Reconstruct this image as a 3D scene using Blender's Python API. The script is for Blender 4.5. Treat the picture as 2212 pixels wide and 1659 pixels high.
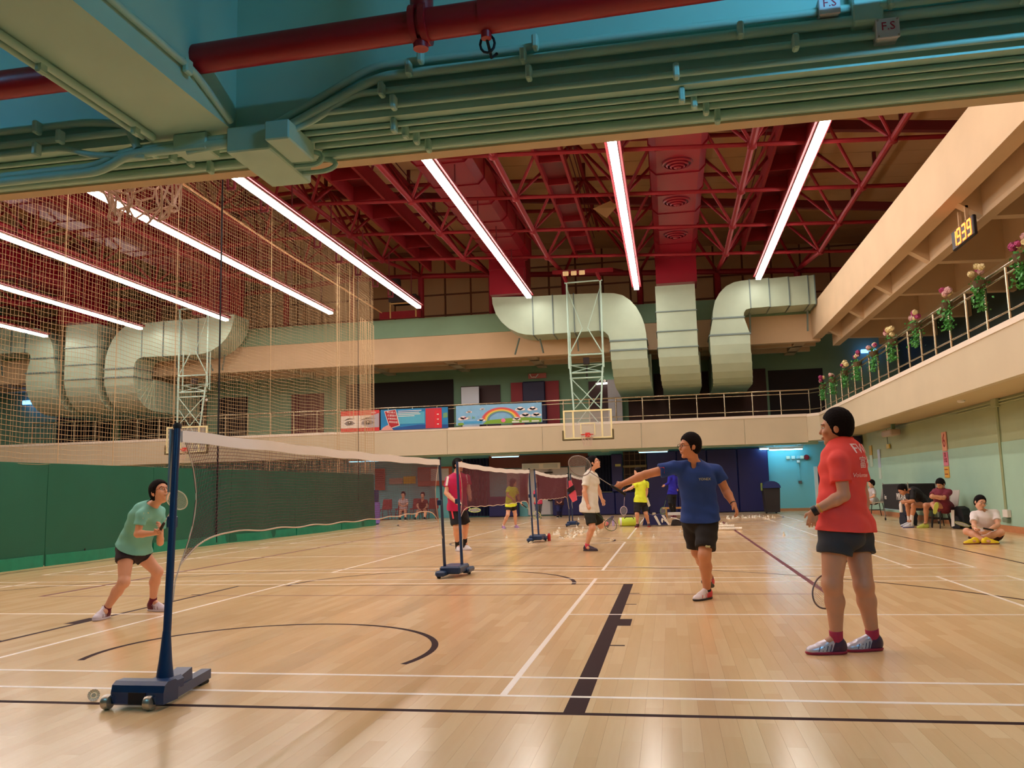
import bpy, math, random
import numpy as np
from mathutils import Vector, Matrix
random.seed(7)
PI=math.pi
for _o in list(bpy.data.objects): bpy.data.objects.remove(_o, do_unlink=True)
sc=bpy.context.scene; COL=sc.collection
# ---------------------------------------------------------------- camera
cam=bpy.data.cameras.new('camera'); camo=bpy.data.objects.new('camera',cam); COL.objects.link(camo)
cam.sensor_width=36; cam.sensor_fit='HORIZONTAL'; cam.lens=36*1834.67/2212; cam.clip_start=.05; cam.clip_end=200
R_=(0.98306505,0.18151298,-0.02522175); U_=(0.04707524,-0.11711561,0.99200194); F_=(-0.17710737,0.97638976,0.12367703)
camo.matrix_world=Matrix(((R_[0],U_[0],-F_[0],0),(R_[1],U_[1],-F_[1],0),(R_[2],U_[2],-F_[2],1.1238),(0,0,0,1)))
sc.camera=camo
# ---------------------------------------------------------------- world, exposure
w=bpy.data.worlds.new('world'); sc.world=w; w.use_nodes=True
w.node_tree.nodes['Background'].inputs[0].default_value=(1,.93,.85,1); w.node_tree.nodes['Background'].inputs[1].default_value=.18
sc.view_settings.view_transform='Standard'; sc.view_settings.look='None'; sc.view_settings.gamma=1; sc.view_settings.exposure=0.0
sc.view_settings.use_curve_mapping=False
STRIP_POWER=30.0; TUBE_POWER=150.0
# ---------------------------------------------------------------- materials
def lin(c):
    return tuple(((x/255)/12.92 if x/255<=.04045 else ((x/255+.055)/1.055)**2.4) for x in c)
MATS={}
def mat(name,rgb,rough=.6,metal=0,spec=.5,noise=0,scale=8,bump=0,emit=0,alpha=1,coat=0,trans=0,stretch=None):
    if name in MATS: return MATS[name]
    m=bpy.data.materials.new(name); m.use_nodes=True; nt=m.node_tree; b=nt.nodes['Principled BSDF']
    c=lin(rgb)
    b.inputs['Base Color'].default_value=(*c,1); b.inputs['Roughness'].default_value=rough; b.inputs['Metallic'].default_value=metal
    b.inputs['Specular IOR Level'].default_value=spec; b.inputs['Coat Weight'].default_value=coat; b.inputs['Coat Roughness'].default_value=.1
    if trans: b.inputs['Transmission Weight'].default_value=trans
    if alpha<1: b.inputs['Alpha'].default_value=alpha
    if emit: b.inputs['Emission Color'].default_value=(*c,1); b.inputs['Emission Strength'].default_value=emit
    if noise or bump:
        tc=nt.nodes.new('ShaderNodeNewGeometry'); mp=nt.nodes.new('ShaderNodeMapping'); n=nt.nodes.new('ShaderNodeTexNoise')
        n.inputs['Scale'].default_value=scale; n.inputs['Detail'].default_value=4
        if stretch: mp.inputs['Scale'].default_value=stretch
        nt.links.new(tc.outputs['Position'],mp.inputs[0]); nt.links.new(mp.outputs[0],n.inputs['Vector'])
        if noise:
            mr=nt.nodes.new('ShaderNodeMapRange'); mr.inputs[1].default_value=.25; mr.inputs[2].default_value=.75
            mr.inputs[3].default_value=1-noise; mr.inputs[4].default_value=1+noise
            mx=nt.nodes.new('ShaderNodeVectorMath'); mx.operation='SCALE'; mx.inputs[0].default_value=c
            nt.links.new(n.outputs[0],mr.inputs[0]); nt.links.new(mr.outputs[0],mx.inputs['Scale']); nt.links.new(mx.outputs[0],b.inputs['Base Color'])
        if bump:
            bp=nt.nodes.new('ShaderNodeBump'); bp.inputs['Strength'].default_value=bump; bp.inputs['Distance'].default_value=.01
            nt.links.new(n.outputs[0],bp.inputs['Height']); nt.links.new(bp.outputs[0],b.inputs['Normal'])
    MATS[name]=m; return m
BW,BL=.088,.96      # floor board width / length
def floor_mat():
    m=bpy.data.materials.new('maple boards'); m.use_nodes=True; nt=m.node_tree; N=nt.nodes; L=nt.links; b=N['Principled BSDF']
    g=N.new('ShaderNodeNewGeometry'); s=N.new('ShaderNodeSeparateXYZ'); L.new(g.outputs['Position'],s.inputs[0])
    def M(op,a,bb=None):
        n=N.new('ShaderNodeMath'); n.operation=op
        for i,v in enumerate((a,bb)):
            if v is None: continue
            if isinstance(v,(int,float)): n.inputs[i].default_value=v
            else: L.new(v,n.inputs[i])
        return n.outputs[0]
    col=M('FLOOR',M('DIVIDE',s.outputs['X'],BW)); off=M('FRACT',M('MULTIPLY',col,.377))
    row=M('FLOOR',M('ADD',M('DIVIDE',s.outputs['Y'],BL),off))
    cb=N.new('ShaderNodeCombineXYZ'); L.new(col,cb.inputs[0]); L.new(row,cb.inputs[1])
    wn=N.new('ShaderNodeTexWhiteNoise'); wn.noise_dimensions='2D'; L.new(cb.outputs[0],wn.inputs['Vector'])
    mp=N.new('ShaderNodeMapping'); mp.inputs['Scale'].default_value=(38,2.2,1); L.new(g.outputs['Position'],mp.inputs[0])
    va=N.new('ShaderNodeVectorMath'); va.operation='ADD'; L.new(mp.outputs[0],va.inputs[0]); L.new(cb.outputs[0],va.inputs[1])
    no=N.new('ShaderNodeTexNoise'); no.inputs['Scale'].default_value=1; no.inputs['Detail'].default_value=5; L.new(va.outputs[0],no.inputs['Vector'])
    t=M('ADD',M('MULTIPLY',wn.outputs['Value'],.62),M('MULTIPLY',no.outputs[0],.38))
    cr=N.new('ShaderNodeValToRGB'); e=cr.color_ramp; e.elements[0].position=.12; e.elements[1].position=.92
    e.elements[0].color=(*lin((220,180,128)),1); e.elements[1].color=(*lin((234,200,152)),1)
    k=e.elements.new(.5); k.color=(*lin((226,188,138)),1); L.new(t,cr.inputs[0]); L.new(cr.outputs[0],b.inputs['Base Color'])
    n2=N.new('ShaderNodeTexNoise'); n2.inputs['Scale'].default_value=2.5; L.new(g.outputs['Position'],n2.inputs['Vector'])
    rr=M('ADD',M('MULTIPLY',n2.outputs[0],.05),.17); L.new(rr,b.inputs['Roughness']); b.inputs['Specular IOR Level'].default_value=.5
    return m
FLOORM=floor_mat()
CREAM=mat('cream concrete paint',(206,178,142),.75,noise=.05,scale=1.2,bump=.1)
CREAM2=mat('pale cream parapet paint',(204,190,160),.7,noise=.04,scale=1.0,bump=.08)
CREAM3=mat('parapet ledge paint',(238,224,205),.6)
DECK=mat('ceiling panel board',(190,152,106),.8,noise=.05,scale=.8)
AQUA=mat('aqua wall paint',(132,190,168),.6,noise=.04,scale=1.5,bump=.06)
AQUAG=mat('aqua gallery paint',(120,154,124),.65,noise=.04,scale=1.5)
AQUAB=mat('aqua beam paint',(170,204,186),.5,noise=.05,scale=3,bump=.1)
WALLG=mat('green grey wall paint',(162,174,136),.65,noise=.04,scale=1.5)
DADO=mat('pale aqua dado',(166,204,184),.6,noise=.04,scale=1.5)
AQUAL=mat('light aqua dado paint',(150,205,185),.5,noise=.03,scale=1.5)
RED=mat('red steel paint',(120,10,20),.6,spec=.3,noise=.06,scale=3)
REDD=mat('dark red steel paint',(92,10,20),.5)
REDDUCT=mat('red duct paint',(126,8,28),.35,noise=.05,scale=2)
PIPER=mat('red fire pipe paint',(160,10,22),.38,bump=.05,scale=40)
GALV=mat('pale green duct paint',(172,190,166),.45,metal=.15,noise=.05,scale=2)
GALVS=mat('duct seam grey',(110,128,124),.5,metal=.3)
STEEL=mat('brushed stainless rail',(190,176,150),.25,metal=.95)
WHITEP=mat('white line paint',(250,238,225),.3)
DARKL=mat('dark brown line paint',(52,28,28),.75,spec=.12)
PURPL=mat('purple brown line paint',(104,44,54),.6,spec=.2)
GREENT=mat('green vinyl tarp',(3,88,66),.45,noise=.06,scale=1.2,bump=.25)
GREENH=mat('green vinyl hem',(12,126,96),.35,noise=.15,scale=5,bump=.6)
CORD=mat('cream netting cord',(196,166,124),.8)
BLACKC=mat('black cord',(14,12,14),.8)
NAVY=mat('navy gym mat vinyl',(20,24,88),.45,noise=.05,scale=2)
DARKN=mat('dark void paint',(34,22,20),.8)
BROWN=mat('brown timber panel',(96,44,32),.6,noise=.1,scale=3)
WALLW=mat('grey white partition',(200,198,202),.5)
POSTB=mat('blue post enamel',(20,50,92),.35,noise=.06,scale=12)
WHEEL=mat('steel wheel',(190,180,165),.3,metal=.7)
RUBB=mat('black rubber',(20,20,20),.7)
CONC=mat('gallery soffit plaster',(200,180,140),.8)
WHITE=mat('white plastic',(232,228,222),.5)
BASEB=mat('timber skirting',(196,132,86),.5,noise=.08,scale=6)
BACKAQ=mat('back wall aqua paint',(120,196,206),.6,noise=.03,scale=1)
# ---------------------------------------------------------------- mesh helpers
def wl(o):
    v=Vector((0,0,0))
    while o is not None: v=v+o.location; o=o.parent
    return v
class MB:
    def __init__(s): s.v=[]; s.f=[]
    def add(s,vs,fs):
        n=len(s.v); s.v+= [tuple(x) for x in vs]; s.f+=[tuple(i+n for i in q) for q in fs]; return s
    def box(s,x0,x1,y0,y1,z0,z1):
        return s.add([(x0,y0,z0),(x1,y0,z0),(x1,y1,z0),(x0,y1,z0),(x0,y0,z1),(x1,y0,z1),(x1,y1,z1),(x0,y1,z1)],
          [(0,3,2,1),(4,5,6,7),(0,1,5,4),(1,2,6,5),(2,3,7,6),(3,0,4,7)])
    def bbox(s,x0,x1,y0,y1,z0,z1,b=.01):
        # chamfered box
        pts=[];cx,cy,cz=(x0+x1)/2,(y0+y1)/2,(z0+z1)/2; hx,hy,hz=(x1-x0)/2,(y1-y0)/2,(z1-z0)/2
        b=min(b,hx*.9,hy*.9,hz*.9)
        idx={}
        for sx in (-1,1):
            for sy in (-1,1):
                for sz in (-1,1):
                    for k,(a,c,d) in enumerate(((hx,hy-b,hz-b),(hx-b,hy,hz-b),(hx-b,hy-b,hz))):
                        idx[sx,sy,sz,k]=len(pts); pts.append((cx+sx*a,cy+sy*c,cz+sz*d))
        F=[]
        g=lambda *a: idx[a]
        for q in (-1,1):
            F.append([g(q,-1,-1,0),g(q,1,-1,0),g(q,1,1,0),g(q,-1,1,0)][::q])
            F.append([g(-1,q,-1,1),g(1,q,-1,1),g(1,q,1,1),g(-1,q,1,1)][::-q])
            F.append([g(-1,-1,q,2),g(1,-1,q,2),g(1,1,q,2),g(-1,1,q,2)][::q])
            for r in (-1,1):
                F.append([g(q,r,-1,0),g(q,r,-1,1),g(q,r,1,1),g(q,r,1,0)][::q*r*-1])
                F.append([g(q,-1,r,0),g(q,-1,r,2),g(q,1,r,2),g(q,1,r,0)][::q*r])
                F.append([g(-1,q,r,1),g(-1,q,r,2),g(1,q,r,2),g(1,q,r,1)][::-q*r])
                for t in (-1,1): F.append([g(q,r,t,0),g(q,r,t,1),g(q,r,t,2)][::q*r*t])
        return s.add(pts,F)
    def tube(s,pts,r,n=8,cap=True):
        pts=[Vector(p) for p in pts]; rs=r if isinstance(r,(list,tuple)) else [r]*len(pts)
        rings=[]; up=None
        for i,p in enumerate(pts):
            a=pts[max(i-1,0)]; b=pts[min(i+1,len(pts)-1)]; t=(b-a)
            if t.length<1e-9: t=Vector((0,0,1))
            t.normalize()
            if up is None: up=Vector((0,0,1)) if abs(t.z)<.9 else Vector((1,0,0))
            x=t.cross(up)
            if x.length<1e-4: x=t.orthogonal()
            x.normalize(); y=x.cross(t); up=y
            rings.append([p+(x*math.cos(2*PI*k/n)+y*math.sin(2*PI*k/n))*rs[i] for k in range(n)])
        vs=[q for R in rings for q in R]; fs=[]
        for i in range(len(pts)-1):
            for k in range(n): fs.append((i*n+k,i*n+(k+1)%n,(i+1)*n+(k+1)%n,(i+1)*n+k))
        if cap: fs.append(tuple(range(n))[::-1]); fs.append(tuple((len(pts)-1)*n+k for k in range(n)))
        return s.add(vs,fs)
    def bar(s,a,b,w,h):
        a=Vector(a);b=Vector(b);t=(b-a).normalized(); up=Vector((0,0,1)) if abs(t.z)<.95 else Vector((0,1,0))
        x=t.cross(up).normalized()*w/2; y=x.cross(t).normalized()*h/2
        vs=[a-x-y,a+x-y,a+x+y,a-x+y,b-x-y,b+x-y,b+x+y,b-x+y]
        return s.add(vs,[(0,1,2,3),(7,6,5,4),(0,4,5,1),(1,5,6,2),(2,6,7,3),(3,7,4,0)])
    def prism(s,poly,ax,lo,hi):
        n=len(poly)
        def P(u,v,t): return {'y':(u,t,v),'x':(t,u,v),'z':(u,v,t)}[ax]
        vs=[P(u,v,lo) for u,v in poly]+[P(u,v,hi) for u,v in poly]
        fs=[tuple(range(n)),tuple(range(2*n-1,n-1,-1))]+[(i,n+i,n+(i+1)%n,(i+1)%n) for i in range(n)]
        return s.add(vs,fs)
    def lathe(s,prof,c=(0,0,0),n=16,axis='z'):
        vs=[];fs=[]
        for r,z in prof:
            for k in range(n):
                a=2*PI*k/n; p=(r*math.cos(a),r*math.sin(a),z)
                if axis=='y': p=(p[0],p[2],p[1])
                if axis=='x': p=(p[2],p[0],p[1])
                vs.append((p[0]+c[0],p[1]+c[1],p[2]+c[2]))
        for i in range(len(prof)-1):
            for k in range(n): fs.append((i*n+k,i*n+(k+1)%n,(i+1)*n+(k+1)%n,(i+1)*n+k))
        fs.append(tuple(range(n))[::-1]); fs.append(tuple((len(prof)-1)*n+k for k in range(n)))
        return s.add(vs,fs)
    def build(s,name,m,parent=None,smooth=False,local=False):
        me=bpy.data.meshes.new(name)
        o=wl(parent) if (parent is not None and not local) else Vector((0,0,0))
        vs=s.v if o.length==0 else [(x-o.x,y-o.y,z-o.z) for x,y,z in s.v]
        me.from_pydata(vs,[],s.f); me.update()
        if len(s.v)<60000 and not smooth: pass
        if smooth:
            me.polygons.foreach_set('use_smooth',[True]*len(me.polygons))
            try: me.set_sharp_from_angle(angle=math.radians(40))
            except Exception: pass
        me.materials.append(m)
        ob=bpy.data.objects.new(name,me); COL.objects.link(ob)
        if parent is not None: ob.parent=parent
        return ob
def empty(name,loc=(0,0,0),rz=0):
    o=bpy.data.objects.new(name,None); COL.objects.link(o); o.location=loc; o.rotation_euler=(0,0,rz); o.empty_display_size=.1; return o
def tag(o,label=None,cat=None,group=None,kind=None):
    if label: o['label']=label
    if cat: o['category']=cat
    if group: o['group']=group
    if kind: o['kind']=kind
    return o
def struct(o): o['kind']='structure'; return o
def copy_tree(o,parent=None):
    c=o.copy(); COL.objects.link(c)
    c.parent=parent
    for ch in list(o.children): copy_tree(ch,c)
    return c
def inst(src,name,parent,mw):
    ob=bpy.data.objects.new(name,src); COL.objects.link(ob); ob.parent=parent; ob.matrix_basis=mw; return ob
def unit_cyl(name,m,n=8):
    mb=MB(); mb.tube([(0,0,0),(0,0,1)],1,n); me_o=mb.build(name,m,smooth=True); me=me_o.data; bpy.data.objects.remove(me_o); return me
def strut(me,name,parent,a,b,r):
    a=Vector(a)-wl(parent); b=Vector(b)-wl(parent); d=b-a
    q=d.to_track_quat('Z','Y').to_matrix().to_4x4()
    return inst(me,name,parent,Matrix.Translation(a)@q@Matrix.Diagonal((r,r,d.length,1)))
def text_mesh(name,body,size,m,parent=None,mw=None,ext=.002,align='CENTER',sx=1):
    cu=bpy.data.curves.new(name,'FONT'); cu.body=body; cu.size=size; cu.extrude=ext; cu.align_x=align; cu.align_y='CENTER'; cu.resolution_u=2
    to=bpy.data.objects.new(name+'_c',cu); COL.objects.link(to)
    dg=bpy.context.evaluated_depsgraph_get(); dg.update()
    me=bpy.data.meshes.new_from_object(to.evaluated_get(dg)); bpy.data.objects.remove(to)
    me.materials.clear(); me.materials.append(m)
    ob=bpy.data.objects.new(name,me); COL.objects.link(ob)
    if parent is not None: ob.parent=parent
    if mw is not None:
        o=wl(parent) if parent is not None else Vector((0,0,0))
        ob.matrix_basis=Matrix.Translation(-o)@mw
    return ob
def face_mat(origin,right,up):
    r=Vector(right).normalized(); u=Vector(up).normalized(); n=r.cross(u)
    return Matrix(((r.x,u.x,n.x,origin[0]),(r.y,u.y,n.y,origin[1]),(r.z,u.z,n.z,origin[2]),(0,0,0,1)))
# ================================================================ SETTING
# ---- floor
fl=struct(MB().box(-42,9.5,-4,37.5,-.06,-.0025).build('floor',mat('floor bed',(150,100,60),.7)))
def boards():
    out=[]
    for c in range(int(-11.6//BW),int(6.95//BW)+1):
        off=(c*.377)%1.0
        y0=1.2; r=math.floor(y0/BL+off)
        while (r-off)*BL<36.0:
            a=(r-off)*BL; b=a+BL; r+=1
            if b<2.2: continue
            out.append((c*BW,a,min(b,36.0),c))
    return out
B=boards()
def vis(x,y):
    d=Vector((x,y,-1.12)); z=d.dot(Vector(F_));
    if z<=0: return None
    u=1834.67*d.dot(Vector(R_))/z; v=-1834.67*d.dot(Vector(U_))/z
    return z if abs(u)<1106 and v<829 else None
near=sorted([b for b in B if vis(b[0],(b[1]+b[2])/2)],key=lambda b:vis(b[0],(b[1]+b[2])/2))[:290]
ns=set(near)
bm_=MB().box(.0003,BW-.0003,.0003,BL-.0003,-.004,0).build('floor_board',FLOORM); bme=bm_.data; bpy.data.objects.remove(bm_)
for b in near: inst(bme,'floor_board',fl,Matrix.Translation((b[0],b[1],0)))
rest=MB()
for b in B:
    if b in ns: continue
    x0,x1,y0,y1=b[0]+.0003,b[0]+BW-.0003,b[1]+.0003,b[2]-.0003
    rest.add([(x0,y0,-.004),(x1,y0,-.004),(x1,y1,-.004),(x0,y1,-.004),(x0,y0,0),(x1,y0,0),(x1,y1,0),(x0,y1,0)],[(4,5,6,7),(0,1,5,4),(1,2,6,5),(2,3,7,6),(3,0,4,7)])
o=rest.build('floor_boards',FLOORM,fl); o['kind']='stuff'
# ---- court markings
def line(x0,x1,y0,y1,m=WHITEP,h=.0006,name='court_line'):
    return MB().box(min(x0,x1),max(x0,x1),min(y0,y1),max(y0,y1),.0001,h).build(name,m,fl)
def arc(cx,cy,r,a0,a1,wd,m,n=64,h=.0005):
    mb=MB(); vs=[];fs=[]
    for i in range(n+1):
        a=math.radians(a0+(a1-a0)*i/n)
        for q in (r-wd,r): vs+= [(cx+q*math.cos(a),cy+q*math.sin(a),h)]
    for i in range(n): fs.append((2*i,2*i+1,2*i+3,2*i+2))
    return mb.add(vs,fs).build('court_line',m,fl)
XN=-2.92
for c in range(4):
    y0=4.745+7.096*c; y1=y0+6.1; xa,xb=XN-6.7,XN+6.7
    for y in (y0,y0+.46,y1-.5,y1-.04): line(xa,xb,y,y+.04)
    for s in (-1,1):
        for dd in (1.98,5.94,6.7):
            xi=XN+s*dd; line(xi,xi-s*.04,y0,y1,h=.0008)
        line(XN+s*1.98,XN+s*6.7,y0+3.03,y0+3.07)
XB=-2.98
line(-10.48,4.52,4.392,4.44,DARKL,.0004); line(-10.48,4.52,32.4,32.45,DARKL,.0004)
for x in (-10.48,4.49): line(x,x+.04,4.44,32.4,DARKL,.0004)
line(-.585,-.475,4.44,10.2,DARKL,.0005); line(-5.46,-5.41,4.44,10.2,DARKL,.0005); line(-5.46,-.475,10.17,10.2,DARKL,.0005)
for x0,x1 in ((-.475,-.37),(-5.57,-5.46)):
    line(x0,x1,7.17,7.53,DARKL,.0005)
    for y in (6.27,8.44,9.3): line(x0,x1,y,y+.04,DARKL,.0005)
arc(XB,5.95,1.28,-18,198,.05,DARKL); arc(XB,10.2,1.83,0,180,.05,DARKL); arc(XB,5.99,6.75,0,180,.045,DARKL)
arc(XB,26.6,1.83,180,360,.05,DARKL); arc(XB,30.8,6.75,180,360,.045,DARKL); arc(XB,18.4,1.8,0,360,.05,DARKL)
line(-9.75,-9.7,4.44,5.99,DARKL,.0004); line(3.73,3.77,4.44,5.99,DARKL,.0004)
for x in (1.49,-7.5): line(x,x+.06,9.2,27.2,PURPL,.0009)
for y in (9.2,15.2,21.2,27.15): line(-7.5,1.55,y,y+.03,PURPL,.0003)
# ---- lower walls
wr=struct(MB().box(6.9,7.1,-4,36.2,1.86,2.78).build('wall_right',WALLG))
MB().box(6.885,7.1,-4,36.2,0,1.86).build('wall_dado',DADO,wr)
struct(MB().box(6.85,6.885,-4,36.0,0,.13).build('baseboard_right',BASEB))
wb=struct(MB().box(-42,7.1,36.0,36.2,0,2.75).build('wall_back',BACKAQ))
struct(MB().box(3.6,6.88,35.96,36.0,0,.11).build('baseboard_back',BASEB))
struct(MB().box(-42,9.5,-4.2,-4.0,0,3.75).build('wall_front',AQUA))
# ---- right and back balconies
ys0,ys1=-4,33.45
br=empty('balcony_right',(5.6,15,2.75)); struct(br)
MB().box(5.62,9.6,ys0,33.5,2.78,3.62).build('slab',CONC,br)
MB().box(5.58,5.72,3.75,33.0,2.75,3.58).build('parapet',CREAM2,br)
MB().box(5.56,5.76,3.75,33.02,3.58,3.68).build('ledge',CREAM3,br)
bb=empty('balcony_back',(-10,33.5,2.65)); struct(bb)
MB().box(-42,5.2,33.52,37.6,2.72,3.62).build('slab',AQUAB,bb)
x=-40.0
while x<5.1:   # parapet cast in bays with a joint between
    MB().box(x+.006,min(x+3.9,5.2)-.006,33.46,33.6,2.62,3.60).build('parapet_bay',CREAM2,bb); x+=3.9
MB().box(-42,5.2,33.44,33.66,3.60,3.70).build('ledge',CREAM3,bb)
MB().prism([(5.2,33.46),(5.58,33.0),(5.9,33.0),(5.9,33.8),(5.2,33.8)],'z',2.68,3.58).build('parapet_corner',CREAM2,bb)
MB().prism([(5.2,33.44),(5.56,33.0),(5.9,33.0),(5.9,33.8),(5.2,33.8)],'z',3.58,3.69).build('ledge_corner',CREAM3,bb)
# soffit joists under the back balcony
sj=empty('soffit_beam',(-10,34.5,2.6)); struct(sj)
MB().box(-42,5.6,33.75,34.1,2.56,2.72).build('downstand',AQUAB,sj)
for i in range(12):
    x=5.2-3.9*i; MB().box(x-.15,x+.15,34.1,36,2.6,2.72).build('rib',AQUAB,sj)
# ---- upper gallery: ring beams, waffle soffit, walls
rb=empty('ring_beam_right',(5.8,18,6.55)); struct(rb)
MB().box(5.6,5.95,3.75,33.5,6.55,7.75).build('fascia',CREAM,rb)
for y in [7.3+3.5*i for i in range(8)]:
    MB().prism([(5.9,7.3),(5.9,6.55),(6.35,6.25),(9.6,6.15),(9.6,7.3)],'y',y-.13,y+.13).build('cross_rib',CREAM,rb)
for x,z in ((6.45,6.24),(8.1,6.19)): MB().box(x-.12,x+.12,3.75,33.5,z,7.3).build('long_rib',CREAM,rb)
MB().box(5.95,9.6,3.75,37.5,7.28,7.45).build('soffit',CREAM,rb)
rk=empty('ring_beam_back',(-10,33.6,6.5)); struct(rk)
MB().box(-42,5.9,33.5,33.85,6.46,7.53).build('fascia',CREAM,rk)
MB().box(-42,5.6,33.46,33.9,7.53,8.30).build('upper_band',AQUAG,rk)
for i in range(16):
    x=5.2-3.5*i; MB().box(x-.2,x+.2,33.85,37.2,6.46,7.3).build('cross_rib',CREAM,rk)
for y in (34.7,36.1): MB().box(-42,5.9,y-.1,y+.1,6.46,7.3).build('long_rib',CREAM,rk)
MB().box(-42,5.95,33.85,37.4,7.25,7.45).build('soffit',CREAM,rk)
struct(MB().box(-42,9.8,37.0,37.3,3.6,7.3).build('wall_gallery_back',AQUAG))
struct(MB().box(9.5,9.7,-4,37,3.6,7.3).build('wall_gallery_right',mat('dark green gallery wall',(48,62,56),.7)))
# dark glazing bays on the gallery walls
def gal_bay(x0,x1,z0,z1,m,name,y=36.96,d=.05,extra=None):
    return MB().box(x0,x1,y,y+d,z0,z1).build(name,m,None)
struct(gal_bay(-14.5,-9.4,3.65,6.15,DARKN,'window_1')); struct(gal_bay(-1.6,4.2,3.65,5.95,mat('brown roller shutter',(64,34,28),.7),'window_2'))
struct(gal_bay(4.3,6.5,3.65,5.85,DARKN,'window_3')); struct(gal_bay(-26.,-21.5,3.65,5.9,DARKN,'window_4')); struct(gal_bay(-29.5,-26.5,3.65,5.9,DARKN,'window_5'))
struct(gal_bay(-20.9,-19.4,3.65,5.8,DARKN,'door_1')); struct(gal_bay(-17.2,-15.6,3.65,5.8,mat('dark red door',(90,16,22),.5),'door_2'))
d3=struct(gal_bay(-9.05,-7.25,3.65,5.8,mat('dark timber door',(58,20,20),.5),'door_3'))
MB().box(-8.95,-8.15,36.6,36.7,3.7,5.72).build('notice_panel',mat('bright white panel',(235,238,250),.4),d3)
d4=struct(gal_bay(-3.3,-2.4,3.65,5.75,mat('dark timber door',(58,20,20),.5),'door_4'))
MB().box(-2.45,-1.85,36.6,36.7,3.7,5.75).build('notice_panel',mat('grey lift door',(170,170,175),.3,metal=.5),d4)
mp=empty('padded_mat_store',(-5.7,36.9,3.7)); tag(mp,'red wall recess with a navy padded mat on the upper gallery','gym mat')
MB().box(-6.75,-4.6,36.88,36.95,3.65,5.85).build('backing',mat('crimson board',(150,16,30),.5),mp)
MB().bbox(-6.15,-5.15,36.7,36.88,3.65,4.85,.04).build('mat',mat('deep navy pad',(28,24,66),.5),mp); MB().bbox(-6.2,-5.2,36.7,36.88,4.87,5.85,.04).build('mat',mat('deep navy pad',(28,24,66),.5),mp)
sg=MB().box(-5.95,-5.15,36.9,36.98,6.0,6.22).build('wall_sign',mat('pink sign',(196,104,100),.5)); tag(sg,'small pink wall sign with a white flourish above the red recess','sign')
MB().tube([(-5.88,36.88,6.2),(-5.8,36.88,6.05),(-5.68,36.88,6.06),(-5.62,36.88,6.04),(-5.5,36.88,6.18)],.025,6).build('emblem',WHITE,sg)
# ---- walls behind the trusses
ub=struct(MB().box(-42,9.8,37.6,37.8,8.2,12.6).build('wall_upper_back',mat('panel joint brown',(120,72,44),.8)))
i=0
for zi in range(4):
    for xi in range(38):
        x=8.4-1.22*xi; z=8.3+.98*zi
        MB().bbox(x-1.14,x,37.54,37.6,z,z+.9,.015).build('panel',DECK,ub)
struct(MB().box(-42,9.8,33.9,37.7,7.5,8.2).build('trim_1',CREAM))
struct(MB().box(9.0,9.2,3.75,37.6,7.45,12).build('wall_upper_right',DECK))
struct(MB().box(-42,9.6,3.2,3.72,3.75,12).build('wall_upper_front',DECK))
struct(MB().box(-33.5,-33.3,-4,37.6,0,12).build('wall_left',AQUAG))
# ---- roof deck: two slopes of long boards
RX=-11.95
def zc(x): return 9.65-.056*abs(x-RX)
ce=empty('ceiling',(RX,20,12)); struct(ce)
for k in range(30):
    y=4+1.16*k
    for s in (-1,1):
        xe=RX+s*21.5; z0=zc(RX)+2.75; z1=zc(xe)+2.75
        vs=[(RX,y+.012,z0),(xe,y+.012,z1),(xe,y+1.148,z1),(RX,y+1.148,z0)]; vs+= [(a,b,c+.06) for a,b,c in vs]
        MB().add(vs,[(0,1,2,3),(7,6,5,4),(0,4,5,1),(1,5,6,2),(2,6,7,3),(3,7,4,0)]).build('ceiling_board',DECK,ce)
MB().add([(RX-22,3,zc(RX-22)+2.83),(RX,3,zc(RX)+2.83),(RX+22,3,zc(RX+22)+2.83),(RX+22,38,zc(RX+22)+2.83),(RX,38,zc(RX)+2.83),(RX-22,38,zc(RX-22)+2.83)],[(0,1,4,5),(1,2,3,4)]).build('roof_sheet',REDD,ce)
# ---- near gallery overhead: edge beam, cross beam, slab
nb=empty('gallery_edge_beam',(-10,3.4,2.7)); struct(nb)
MB().box(-34,9.4,3.27,3.66,2.70,3.75).build('beam',AQUAB,nb)
MB().box(-34,5.7,3.66,3.74,2.69,3.75).build('front_lip',CREAM,nb)
cbm=struct(MB().box(-2.2,-1.79,-4,3.27,2.70,3.75).build('gallery_cross_beam',AQUAB))
struct(MB().box(-34,9.4,-4,3.3,3.75,3.9).build('gallery_slab',AQUAL))
# ================================================================ CEILING
# ---- space-frame roof truss
CYL=unit_cyl('truss_tube',RED,8)
XS=[5.25-3.03*i for i in range(12)]; YS=[16.3,19.4,22.5,25.6,28.75,33.7]
tr=empty('roof_truss',(RX,20,8.7)); tag(tr,'red tubular space frame roof truss spanning the whole hall','roof truss')
def zb(x,y): return zc(x)+(.62 if y>33 else 0)
for x in XS: 
    strut(CYL,'bottom_chord',tr,(x,10,zc(x)),(x,28.75,zc(x)),.075); strut(CYL,'bottom_chord',tr,(x,28.75,zc(x)),(x,33.7,zb(x,33.7)),.075)
    strut(CYL,'column',tr,(x,33.72,8.3),(x,33.72,zb(x,33.7)),.13)
for y in YS[:-1]:
    for a,b in zip(XS[:-1],XS[1:]): strut(CYL,'bottom_chord',tr,(a,y,zc(a)),(b,y,zc(b)),.055)
    strut(CYL,'bottom_chord',tr,(8.9,y,zc(8.9)),(XS[0],y,zc(XS[0])),.055)
for a,b in zip(XS[:-1],XS[1:]): strut(CYL,'edge_chord',tr,(a,33.72,zb(a,33.7)),(b,33.72,zb(b,33.7)),.11)
strut(CYL,'edge_chord',tr,(8.9,33.72,zb(8.9,33.7)),(XS[0],33.72,zb(XS[0],33.7)),.11)
XT=[6.77]+[x-1.515 for x in XS[:-1]]; YT=[14.75,17.85,20.95,24.05,27.2,30.4]
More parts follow.
